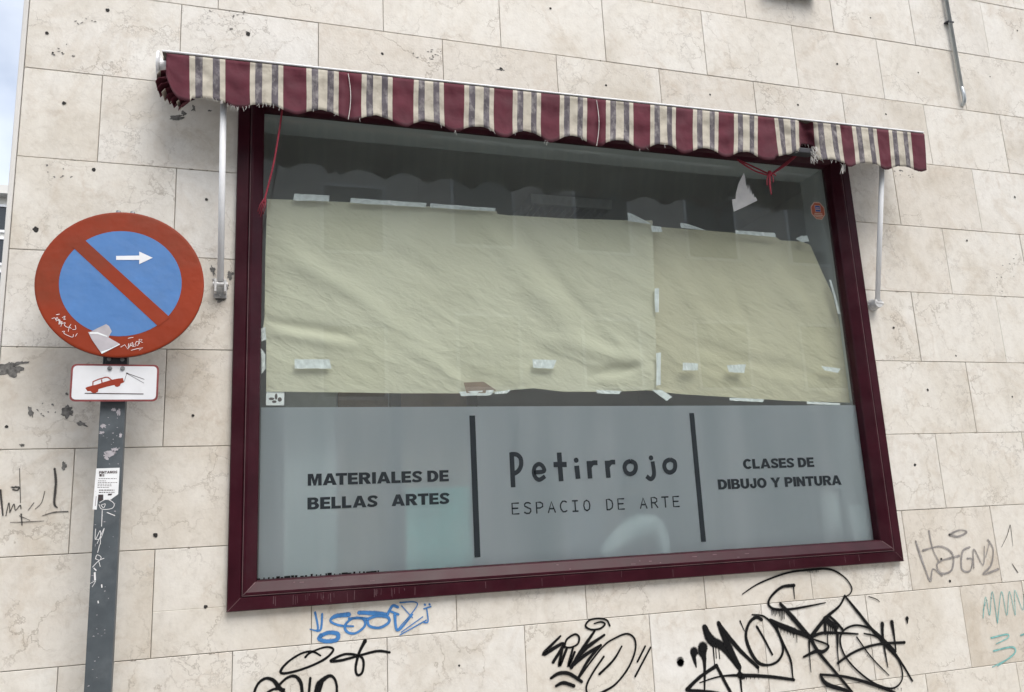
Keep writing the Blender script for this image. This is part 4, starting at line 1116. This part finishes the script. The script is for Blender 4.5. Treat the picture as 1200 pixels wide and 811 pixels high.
# front bar
ba = MB(); pa_, pb_ = at(190, 59.6, YA(190) + .006), at(1082, 155.3, YA(1083) + .006)
ba.tube([pa_, pb_], .0048, None, n=10); tag(ba.build('front_bar', 'whitemetal', AW, smooth=False), 'thin white front bar')
# roller, canopy between roller and bar, end bracket
ro = MB(); za = (pa_.z + pb_.z) / 2 + .012
rl, rr_ = at(192, 78, -.065).x, pb_.x - .02
ro.tube([(rl, -.07, za), (rr_, -.07, za)], .034, None, n=20); ro.build('roller', 'underside', AW, smooth=False)
ca = MB(); n = 40; vs = []
for i in range(n + 1):
    t_ = i / n; f = pa_.lerp(pb_, t_)
    for j in range(6):
        s = j / 5; vs.append((f.x + .001, f.y + (-.075 - f.y) * s, f.z - .004 + (za + .03 - f.z) * s - .012 * math.sin(s * 3.14) + .003 * noise.noise((t_ * 20, s * 3, 0))))
fs = [(i * 6 + j, i * 6 + j + 1, (i + 1) * 6 + j + 1, (i + 1) * 6 + j) for i in range(n) for j in range(5)]
ca.faces(vs, fs, 'underside'); ca.build('canopy', 'underside', AW, smooth=True, solid=.002)
for px, y_ in ((187.5, -.075), (1066, -.10)):
    eb = MB(); c = at(px, 60 + (px - 190) * .1064 + 17, y_)
    if px > 500: c = Vector((pb_.x - .03, -.07, za))
    eb.tube([c + Vector((-.012, 0, 0)), c + Vector((.0, 0, 0))], .060 if px < 500 else .03, None, n=24); eb.tube([c + Vector((.0, 0, 0)), c + Vector((.03, 0, 0))], .030, None, n=20)
    eb.box((c.x - .012, c.y, c.z - .03), (c.x + .004, -.0005, c.z + .045))
    eb.build('end_cap', 'whitemetal', AW, bevel=.003)
# frayed, crumpled end of the canopy at the left
fg = MB(); rnd = random.Random(21)
path = [at(*p, -.15) for p in [(190, 84), (187, 95), (192, 105), (199, 113), (207, 119), (215, 123)]]
path = smooth_line(path, 3)
for i in range(len(path) - 1):
    a, b = path[i], path[i + 1]; out_ = Vector((-.014, 0, -.020)) * rnd.uniform(.6, 1.2); dy = .03 if i % 2 else -.02
    m_ = 'cream' if i % 3 == 1 else 'burgundy'
    fg.face([a + Vector((.045, .0, .03)), b + Vector((.045, .0, .03)), b + Vector((0, dy, 0)), a + Vector((0, -dy, 0))], 'burgundy')
    fg.face([a + Vector((0, -dy, 0)), b + Vector((0, dy, 0)), b + out_ + Vector((0, dy, 0)), a + out_ + Vector((0, -dy, 0))], m_)
tag(fg.build('frayed_end', None, AW, solid=.0015), 'crumpled frayed left end of the canvas')
# arms
for k_, (top_, botm) in enumerate((((262, 112), (258.3, 330)), ((1034, 185), (1028.3, 353)))):
    ar = MB(); pt, pb2 = at(*top_, YA(top_[0]) + .03), at(*botm, -.045)
    ar.tube([pb2, pt], .0135, None, n=14); o = ar.build('arm', 'whitemetal', AW, smooth=True)
    br = MB(); c = Vector((pb2.x, 0, pb2.z - .012))
    if k_ == 0:
        br.box((c.x - .026, -.012, c.z - .05), (c.x + .026, -.0005, c.z + .022)); br.box((c.x - .024, -.060, c.z - .035), (c.x - .015, -.012, c.z + .02)); br.box((c.x + .015, -.060, c.z - .035), (c.x + .024, -.012, c.z + .02))
        br.tube([(c.x - .03, -.045, c.z), (c.x + .03, -.045, c.z)], .011, None, n=12); br.tube([(c.x, -.012, c.z - .038), (c.x, -.018, c.z - .038)], .008, None, n=10)
        for a in (0,):
            br.tube([(c.x - .02, -.02, c.z + .0), (c.x - .028, -.03, c.z + .03)], .007, None, n=8)
    else:
        br.tube([(c.x, -.0005, c.z), (c.x, -.012, c.z)], .034, None, n=24); br.tube([(c.x, -.012, c.z), (c.x, -.055, c.z)], [.03, .026], None, n=24); br.tube([(c.x - .02, -.045, c.z + .004), (c.x + .03, -.045, c.z - .002)], .013, None, n=12)
        br.tube([(c.x - .012, -.055, c.z + .006), (c.x - .012, -.059, c.z + .006)], .006, None, n=10)
    tag(br.build('wall_bracket', 'alu', o, bevel=.002), 'worn grey wall bracket at the foot of the arm')
# dark elbow of the folded arm poking out of the torn fold
el = MB(); p = at(936, 172, YA(945) - .004); q = at(957, 180, YA(945) - .004)
el.box((p.x - .04, YA(945) + .0, q.z), (q.x - .012, YA(945) + .05, p.z)); el.tube([(q.x - .02, YA(945) + .02, (p.z + q.z) / 2), (q.x + .0, YA(945) + .02, (p.z + q.z) / 2)], .012, None, n=10)
tag(el.build('arm_elbow', 'darkmetal', AW, bevel=.004), 'dark metal joint showing through the torn fold')

# red cords hanging from the awning
co = MB(); co.tube(smooth_line([at(*p, y_) for p, y_ in (((331, 126), -.19), ((327, 155), -.18), ((321, 190), -.165), ((315, 215), -.15), ((309, 238), -.14))], 6), .0042, None, n=7)
for i in range(5):
    a = at(310 + i * .4, 232, -.142); b = at(302 + i * 1.6, 248 + (i % 3) * 3, -.137); co.tube([a, a.lerp(b, .5) + Vector((.002 * (i - 2), 0, 0)), b], .002, None, n=6)
tag(co.build('red_cord', 'cord', None, smooth=True), 'long red cord with frayed tip hanging left over the window frame', 'cord')
co = MB()
for pts in ([(864, 187), (882, 195), (899, 203)], [(939, 176), (922, 190), (905, 203)], [(866, 189), (884, 200), (902, 206)], [(936, 180), (920, 194), (903, 205)]):
    co.tube(smooth_line([at(*p, -.20) for p in pts], 5), .0042, None, n=7)
for i, (x, y) in enumerate([(899, 217), (903, 224), (906, 214), (904, 228), (901, 210), (909, 206)]):
    co.tube(smooth_line([at(902, 202, -.205), at((902 + x) / 2 + (i % 3 - 1) * 1.5, (202 + y) / 2, -.212), at(x, y, -.207)], 4), .0036, None, n=6)
kn = at(902, 203, -.205); co.tube([kn + Vector((0, 0, .012)), kn, kn + Vector((0, 0, -.014))], [.008, .012, .008], None, n=8)
tag(co.build('red_cord', 'cord', None, smooth=True), 'knotted red cord with tassel hanging below the torn fold of the valance', 'cord')

# ------------------------------------------------------------------ steel conduit on the wall, upper right
cd = empty('conduit_pipe', tuple(at(1128, 118))); tag(cd, 'thin twin steel pipe running down the wall at upper right', 'pipe')
p1 = at(1127, 104, -.02); xx = p1.x
t = MB()
t.tube([(xx - .007, -.02, 8.), (xx - .007, -.02, p1.z)], .0068, None, n=10); t.tube([(xx + .0075, -.021, 8.), (xx + .0075, -.021, p1.z)], .0068, None, n=10); t.build('pipe', 'pipe', cd, smooth=True)
t = MB(); zc = at(1112, 26, -.02).z
for dz in (0, 2.2):
    t.box((xx - .024, -.030, zc + dz - .004), (xx + .022, -.0005, zc + dz + .004)); t.tube([(xx - .026, -.022, zc + dz), (xx - .026, -.001, zc + dz)], .006, None, n=8)
t.build('clip', 'darkmetal', cd)
t = MB(); q = at(1129, 130, 0)
t.tube(smooth_line([(xx, -.02, p1.z + .01), (xx, -.026, p1.z - .04), (xx + .002, -.02, p1.z - .085), (xx + .003, .002, p1.z - .105)], 5), .012, None, n=10); t.build('end_bend', 'pipe', cd, smooth=True)
# dark fixture whose underside just shows at the top edge
fx = MB(); a, b = at(902, 1, -.06), at(962, 1, -.06)
zf = at(930, -1.5, -.05).z + .052
fx.tube([(a.x, -.05, zf + .05), (a.x + .02, -.05, zf + .045), (b.x - .02, -.05, zf + .045), (b.x, -.05, zf + .05)], [.035, .048, .048, .035], None, n=20); fx.box((a.x + .03, -.05, zf + .02), (b.x - .03, -.0005, zf + .08))
tag(fx.build('wall_fixture', 'darkmetal', None, smooth=False), 'dark rounded fixture on the wall, only its underside visible at the top edge', 'fixture')

# ------------------------------------------------------------------ road sign
SC = Vector((-.4735, -.2185, 2.5258)); SN = Vector((0, -math.cos(.0706), math.sin(.0706))); SU = Vector((1, 0, 0)); SV = SN.cross(SU) * -1
if SV.z < 0: SV = -SV
PX, PW, PYF, PDP = -.4865, .0875, -.186, .045
sg = empty('road_sign', (PX, PYF + PDP / 2, 0)); tag(sg, 'round red and blue no parking sign on a grey stickered pole', 'road sign')


def sp(px, py, off):
    return atp(px, py, SC, SN, off)


def circ(r, off, n=96, c=SC):
    return [c + SN * off + (SU * math.cos(2 * math.pi * i / n) + SV * math.sin(2 * math.pi * i / n)) * r for i in range(n)]


dm = MB(); n = 96
A, B_, C_, E_ = circ(.3, -.012), circ(.3, -.002), circ(.297, .0), circ(.292, .0008)
for R0, R1 in ((A, B_), (B_, C_), (C_, E_)):
    for i in range(n):
        dm.face([R0[i], R0[(i + 1) % n], R1[(i + 1) % n], R1[i]], 'rim' if R0 is A else 'signred')
dm.face(E_, 'signred'); dm.face(list(reversed(A)), 'rim')
disc = dm.build('sign_disc', None, sg); tag(disc, 'round red rimmed disc')
bl = MB(); bl.face(circ(.217, .0014)); bl.build('blue_field', 'signblue', disc)
# the diagonal bar
S = lambda pts: Z(30, 240, 4.505, pts)
q = [sp(*p, .0022) for p in S([(304, 178), (244, 220), (700, 642), (762, 594)])]
db = MB(); db.face(q); db.build('diagonal_bar', 'signred', disc)
ar = MB(); ar.face([sp(*p, .0026) for p in S([(478, 270), (600, 268), (600, 247), (671, 280), (600, 313), (600, 291), (478, 291)])]); ar.build('arrow', 'signwhite', disc)
rs = MB()
for m_, l, pts in (('residue', .0027, [(330, 672), (345, 670), (372, 655), (425, 630), (440, 640), (455, 668), (437, 700), (498, 735), (402, 786), (350, 712)]), ('tape', .0031, [(338, 674), (380, 672), (432, 692), (430, 698), (380, 682), (338, 680)]), ('tape', .0031, [(396, 776), (440, 762), (496, 734), (498, 738), (402, 787)])):
    P_ = [sp(*p, l) for p in S(pts)]; rs.faces(P_, [tuple(t_) for t_ in geometry.tessellate_polygon([P_])], m_)
tag(rs.build('sticker_residue', None, disc), 'torn grey sticker remains at the lower rim')
gt = MB(); Q = lambda pts: Z(40, 350, 8, pts)
def sst(mb, pts, w, off=.0029, cv=True):
    stroke(mb, [sp(*p, off) for p in pts], w, None, n=SN, caps=False, curve=cv)
for pts in ([(165, 188), (195, 180), (205, 200), (215, 175), (235, 215)], [(205, 210), (240, 195), (232, 240), (262, 215), (250, 262)], [(262, 180), (290, 165), (278, 195), (298, 190)], [(250, 240), (290, 225), (285, 250), (320, 270), (345, 240)], [(320, 310), (330, 270), (350, 280)], [(360, 290), (390, 285), (385, 250)], [(262, 310), (285, 305), (280, 325), (330, 352), (362, 360), (368, 335)], [(385, 355), (405, 325)], [(205, 150), (238, 145), (215, 152)], [(225, 205), (250, 210), (240, 225), (270, 235)]):
    sst(gt, Q(pts), .0016)
for pts in ([(810, 455), (850, 432), (878, 475), (888, 420)], [(885, 465), (912, 412), (922, 452)], [(895, 445), (920, 435)], [(922, 408), (932, 450), (955, 442)], [(960, 400), (945, 430), (972, 440), (985, 405), (960, 400)], [(985, 425), (985, 380), (1012, 385), (995, 402), (1018, 412)], [(908, 485), (960, 470), (1020, 460), (985, 482)], [(880, 372), (930, 362)]):
    sst(gt, Q(pts), .0019, cv=False)
tag(gt.build('marker_scribble', 'whitemarker', disc), 'white marker scribbles on the lower rim, one reading VALOR')
# back bracket and bolts between disc and plate
bk = MB(); a = at(124, 418, -.2); b = at(149, 426, -.2)
bk.box((a.x, PYF - .018, b.z - .01), (b.x, PYF - .0005, a.z + .05)); bk.box((PX - .05, PYF - .016, 2.6), (PX + .05, PYF - .0005, 2.64)); bk.build('bracket', 'darkmetal', sg, bevel=.002)
for px, py in ((128, 421), (143.5, 421.5)):
    bt = MB(); p = at(px, py, PYF - .018); bt.tube([p, p + Vector((0, -.006, 0))], .0075, None, n=10); bt.build('bolt', 'steel', sg)
for x in (-.03, .022):
    bt = MB(); p = SC + SV * .301 + SU * x; bt.tube([p - SV * .006 + Vector((0, .012, 0)), p + SV * .006 + Vector((0, .012, 0))], .009, None, n=8); bt.build('bolt', 'steel', sg)
# tow-away plate
PLY = -.213
pl = lambda pts, off=0.: [at(*p, PLY - off) for p in Z(75, 415, 10, pts)]


def rrect(corners, r, off):
    c = [Vector(p) for p in corners]; out_ = []
    for i in range(4):
        p, a, b = c[i], c[i - 1], c[(i + 1) % 4]
        d0, d1 = (a - p).normalized() * r, (b - p).normalized() * r
        for k_ in range(7):
            t_ = k_ / 6; out_.append((p + d0) * (1 - t_) ** 2 + p * 2 * t_ * (1 - t_) + (p + d1) * t_ ** 2)
    return [p + Vector((0, -off, 0)) for p in out_]


cor = pl([(80, 98), (1112, 140), (1100, 562), (68, 545)])
# square it up: a real plate is a rectangle
x0 = (cor[0].x + cor[3].x) / 2; x1 = (cor[1].x + cor[2].x) / 2; z1 = (cor[0].z + cor[1].z) / 2; z0 = (cor[2].z + cor[3].z) / 2
R_ = [Vector((x0, PLY, z1)), Vector((x1, PLY, z1)), Vector((x1, PLY, z0)), Vector((x0, PLY, z0))]
pm = MB(); pm.prism(rrect(R_, .022, 0), (0, .004, 0), 'plateborder')
plate = pm.build('tow_plate', None, sg); tag(plate, 'white plate with red border showing a car being towed')


def inset(R, d):
    return [R[0] + Vector((d, 0, -d)), R[1] + Vector((-d, 0, -d)), R[2] + Vector((-d, 0, d)), R[3] + Vector((d, 0, d))]


pm = MB(); pm.face(rrect(inset(R_, .0068), .017, .0009)); pm.build('white_field', 'signwhite', plate)
cm = MB()
body = pl([(250, 398), (270, 385), (335, 368), (380, 358), (455, 332), (560, 300), (640, 285), (690, 280), (700, 315), (705, 330), (665, 345), (655, 372), (625, 385), (600, 378), (590, 362), (500, 382), (405, 410), (398, 440), (365, 458), (330, 452), (310, 432), (275, 435)], .0014)
cm.faces(body, [tuple(t_) for t_ in geometry.tessellate_polygon([body])])
for pts, w in (([(338, 370), (340, 322), (400, 296), (490, 270), (515, 272), (560, 305)], .0040), ([(440, 296), (446, 340)], .0036)):
    stroke(cm, pl(pts, .0017), w, None, curve=False, caps=False)
cm.build('towed_car_symbol', 'platered', plate)
km = MB()
for pts, w in (([(243, 459), (932, 467)], .0034), ([(705, 325), (735, 225)], .0014), ([(735, 222), (942, 296)], .0020), ([(735, 226), (938, 340)], .0014), ([(728, 224), (752, 226)], .0048)):
    stroke(km, pl(pts, .0016), w, None, curve=False, caps=False)
km.build('tow_hook_symbol', 'inkdark', plate)
for p in pl([(537, 168), (687, 170)], .001):
    bm_ = MB(); bm_.tube([p, p + Vector((0, -.003, 0))], .0085, None, n=16); bm_.tube([p + Vector((0, -.003, 0)), p + Vector((0, -.007, 0))], .0055, None, n=6); bm_.build('bolt', 'steel', plate)
# pole
po = MB(); po.box((PX - PW / 2, PYF, .0), (PX + PW / 2, PYF + PDP, 2.74)); pole = po.build('pole', 'pole', sg, bevel=.004); tag(pole, 'grey rectangular pole with scratches')
PF = PYF - .0008
sk = MB(); S2 = lambda pts, off=0.: [at(*p, PF - off) for p in Z(100, 540, 13.52, pts)]
P_ = S2([(172, 122), (545, 110), (520, 530), (395, 620), (285, 618), (285, 535), (205, 535), (180, 775), (115, 770)])
sk.faces(P_, [tuple(t_) for t_ in geometry.tessellate_polygon([P_])], 'sticker')
rnd = random.Random(2)
for y_, x0_, x1_, h in ((230, 222, 300, 40), (282, 210, 500, 8), (318, 200, 325, 8), (344, 200, 505, 8), (370, 195, 410, 8), (396, 195, 415, 8), (422, 192, 380, 8), (465, 215, 460, 14), (500, 215, 460, 14)):
    x = x0_
    while x < x1_:
        w = rnd.uniform(14, 40); w = min(w, x1_ - x)
        if w < 6: break
        sk.face(S2([(x, y_ - h / 2), (x + w, y_ - h / 2), (x + w, y_ + h / 2), (x, y_ + h / 2)], .0004), 'inkdark'); x += w + rnd.uniform(5, 12)
sk.face(S2([(360, 522), (430, 520), (410, 548), (355, 550)], .0004), 'inkdark')
sk.face(S2([(205, 540), (280, 540), (278, 575), (205, 580)], .0004), 'inkdark'); sk.face(S2([(205, 590), (275, 590), (265, 630), (205, 630)], .0004), 'inkdark')
sk.face(S2([(165, 560), (180, 560), (165, 715), (150, 715)], .0004), 'residue')
st = sk.build('paper_sticker', None, pole); tag(st, 'white paper sticker headed PINTAMOS in black')
c4 = Z(100, 540, 13.52, [(218, 203), (218, 162), (505, 200), (505, 160)])
heavy_text('PINTAMOS', *c4, ly=PF - .0006, name='sticker_text', m='inkdark', parent=pole)
ws = MB(); S3 = lambda pts: [at(*p, PF) for p in Z(60, 500, 2.608, pts)]
for pts, w in (([(148, 232), (170, 222), (192, 235), (185, 250), (155, 252), (146, 238)], .0022), ([(152, 240), (165, 236), (160, 248), (152, 240)], .002), ([(170, 262), (195, 272)], .003), ([(156, 255), (154, 305)], .0022), ([(136, 312), (135, 345), (150, 318), (150, 360)], .002), ([(140, 358), (162, 310), (152, 340), (138, 345)], .0018), ([(148, 360), (142, 385)], .002), ([(135, 405), (140, 392), (152, 398), (148, 408), (136, 404)], .002), ([(126, 430), (145, 410), (162, 402)], .0022), ([(145, 410), (150, 428)], .002), ([(118, 480), (135, 472), (125, 490)], .0018), ([(133, 445), (134, 470)], .006), ([(130, 432), (138, 440)], .004), ([(154, 482), (155, 492)], .004), ([(143, 532), (144, 540)], .004)):
    stroke(ws, S3(pts), w, None, caps=False)
ws.build('marker_scribble', 'whitemarker', pole)
wc = MB(); rnd = random.Random(6)
def flake(mb, px, py, rx, ry, s):
    c = at(px, py, PF); pts = []
    for i in range(30):
        a = 2 * math.pi * i / 30; r = max(.15, 1 + .9 * noise.noise((math.cos(a) * 2 + s, math.sin(a) * 2, s)) + .6 * noise.noise((math.cos(a) * 6 + s, math.sin(a) * 6, s))); pts.append(c + Vector((math.cos(a) * rx * r, -.0002, math.sin(a) * ry * r)))
    mb.faces(pts, [tuple(t_) for t_ in geometry.tessellate_polygon([pts])])
for i, (px, py, rx, ry) in enumerate(((121, 499, 10, 7), (130, 531, 22, 9), (125, 534, 12, 10), (135, 527, 10, 7), (119, 507, 8, 5), (141, 510, 4, 8), (139, 483, 7, 12), (133, 480, 8, 6))):
    flake(wc, px, py, rx / 1000, ry / 1000, i * 3.3)
for i in range(45):
    py = rnd.uniform(480, 810); xm = 131 - (py - 480) * .063; flake(wc, xm + rnd.uniform(-13, 13), py, rnd.uniform(.8, 3.2) / 1000, rnd.uniform(.6, 1.8) / 1000, i * 1.7)
wc.build('paint_scuff', 'residue', pole)

# ------------------------------------------------------------------ other buildings: one beyond the corner, two across the street
def facade(name, label, x0, x1, y0, y1, h, mwall, face, cols, rows, wz, ww, wh, z0, shutters=.5, balc=False, seed=1, mroof='rooftile'):
    r = random.Random(seed); e = empty(name, ((x0 + x1) / 2, y0, 0)); tag(e, label, 'building')
    t = MB(); t.box((x0, y0, -.1), (x1, y1, h)); t.build('wall', mwall, e)
    s = -1 if face == 'neg' else 1; yf = y0 if face == 'neg' else y1
    t = MB(); t.box((x0 - .25, y0 - .35, h), (x1 + .25, y1 + .35, h + .25)); t.build('roof', mroof, e)
    for j in range(rows):
        for i in range(cols):
            cx = x0 + (x1 - x0) * (i + .5) / cols; zz = z0 + j * wz
            f = MB()
            for (a, b, c, d) in ((cx - ww / 2 - .07, cx - ww / 2, zz, zz + wh), (cx + ww / 2, cx + ww / 2 + .07, zz, zz + wh), (cx - ww / 2 - .07, cx + ww / 2 + .07, zz + wh, zz + wh + .07), (cx - ww / 2 - .12, cx + ww / 2 + .12, zz - .07, zz)):
                f.box((a, yf - .02 * s, c), (b, yf + s * .06, d))
            w = f.build('window', 'whitemetal', e)
            p = MB(); p.box((cx - ww / 2, yf + s * .003, zz), (cx + ww / 2, yf + s * .02, zz + wh)); p.build('pane', 'darkglass', w)
            if r.random() < shutters:
                q_ = MB(); q_.box((cx - ww / 2 + .005, yf + s * .022, zz + wh * r.uniform(.2, .6)), (cx + ww / 2 - .005, yf + s * .04, zz + wh - .005)); q_.build('shutter', 'shutter', w)
            if balc and j > 0 and i % 2 == 0:
                q_ = MB(); q_.box((cx - ww / 2 - .4, yf + s * .0, zz - .3), (cx + ww / 2 + .4, yf + s * .9, zz - .15))
                for k_ in range(14):
                    xb = cx - ww / 2 - .38 + (ww + .76) * k_ / 13; q_.box((xb - .008, yf + s * .86, zz - .15), (xb + .008, yf + s * .88, zz + .8))
                q_.box((cx - ww / 2 - .4, yf + s * .85, zz + .8), (cx + ww / 2 + .4, yf + s * .89, zz + .84)); q_.build('balcony', 'darkmetal', e)
    return e


facade('apartment_building', 'pale rendered apartment block with shuttered windows across the street', -16, 3.4, -22, -12.6, 9.6, 'plaster', 'pos', 7, 3, 3.0, 1.2, 1.4, 1.1, .6, False, 3)
facade('apartment_building', 'grey rendered apartment block with shutters and wide windows across the street', 3.41, 26, -22, -12.6, 10.4, 'brickred', 'pos', 8, 3, 3.1, 1.3, 1.5, 1.2, .5, False, 8)
p = at(5, 222, 22)
hh = p.z - .25
facade('house', 'cream house with dark window openings beyond the wall corner at left', p.x - 9, p.x + .9, 22, 30, hh, 'plaster', 'neg', 9, 4, .98, .96, .70, hh + .25 - .55 - .70 - 3 * .98, 0, False, 5, 'plaster')

# ------------------------------------------------------------------ light
w = bpy.data.worlds.new('World'); scene.world = w; w.use_nodes = True
nt = w.node_tree; nt.nodes.clear()
out = nt.nodes.new('ShaderNodeOutputWorld'); bg = nt.nodes.new('ShaderNodeBackground')
sky = nt.nodes.new('ShaderNodeTexSky'); sky.sky_type = 'NISHITA'; sky.sun_disc = False
SE, SR = math.radians(56), math.radians(160)      # elevation; rotation clockwise from +Y
sky.sun_elevation = SE; sky.sun_rotation = SR; sky.air_density = 1.; sky.dust_density = 2.5; sky.ozone_density = 1.
hs = nt.nodes.new('ShaderNodeHueSaturation'); hs.inputs['Saturation'].default_value = .62
L(nt, sky.outputs[0], hs.inputs['Color'])
# thin broken cloud
tc = nt.nodes.new('ShaderNodeTexCoord'); nz = nt.nodes.new('ShaderNodeTexNoise'); nz.inputs['Scale'].default_value = 2.6; nz.inputs['Detail'].default_value = 8
L(nt, tc.outputs['Generated'], nz.inputs['Vector'])
cf = ramp(nt, nz.outputs['Fac'], [(.44, (.02, .02, .02)), (.74, (.65, .65, .65))])
cc = mixc(nt, cf, hs.outputs[0], (7.5, 7.6, 7.7))
L(nt, cc, bg.inputs['Color']); bg.inputs['Strength'].default_value = .132
L(nt, bg.outputs[0], out.inputs[0])
sd = bpy.data.lights.new('sun', 'SUN'); sd.energy = 1.15; sd.angle = math.radians(40); sd.color = (1, .97, .93)
so = bpy.data.objects.new('sun', sd); COL.objects.link(so)
dirv = Vector((math.sin(SR) * math.cos(SE), math.cos(SR) * math.cos(SE), math.sin(SE)))   # towards the sun
so.rotation_euler = dirv.to_track_quat('Z', 'Y').to_euler(); so.location = dirv * 30
vs_ = scene.view_settings; scene.display_settings.display_device = 'sRGB'
vs_.view_transform = 'Standard'; vs_.look = 'None'; vs_.gamma = 1; vs_.use_curve_mapping = False; vs_.exposure = .95
cy = scene.cycles
cy.use_denoising = True; cy.max_bounces = 10; cy.transparent_max_bounces = 16; cy.transmission_bounces = 8; cy.glossy_bounces = 5; cy.diffuse_bounces = 4
cy.sample_clamp_indirect = 6
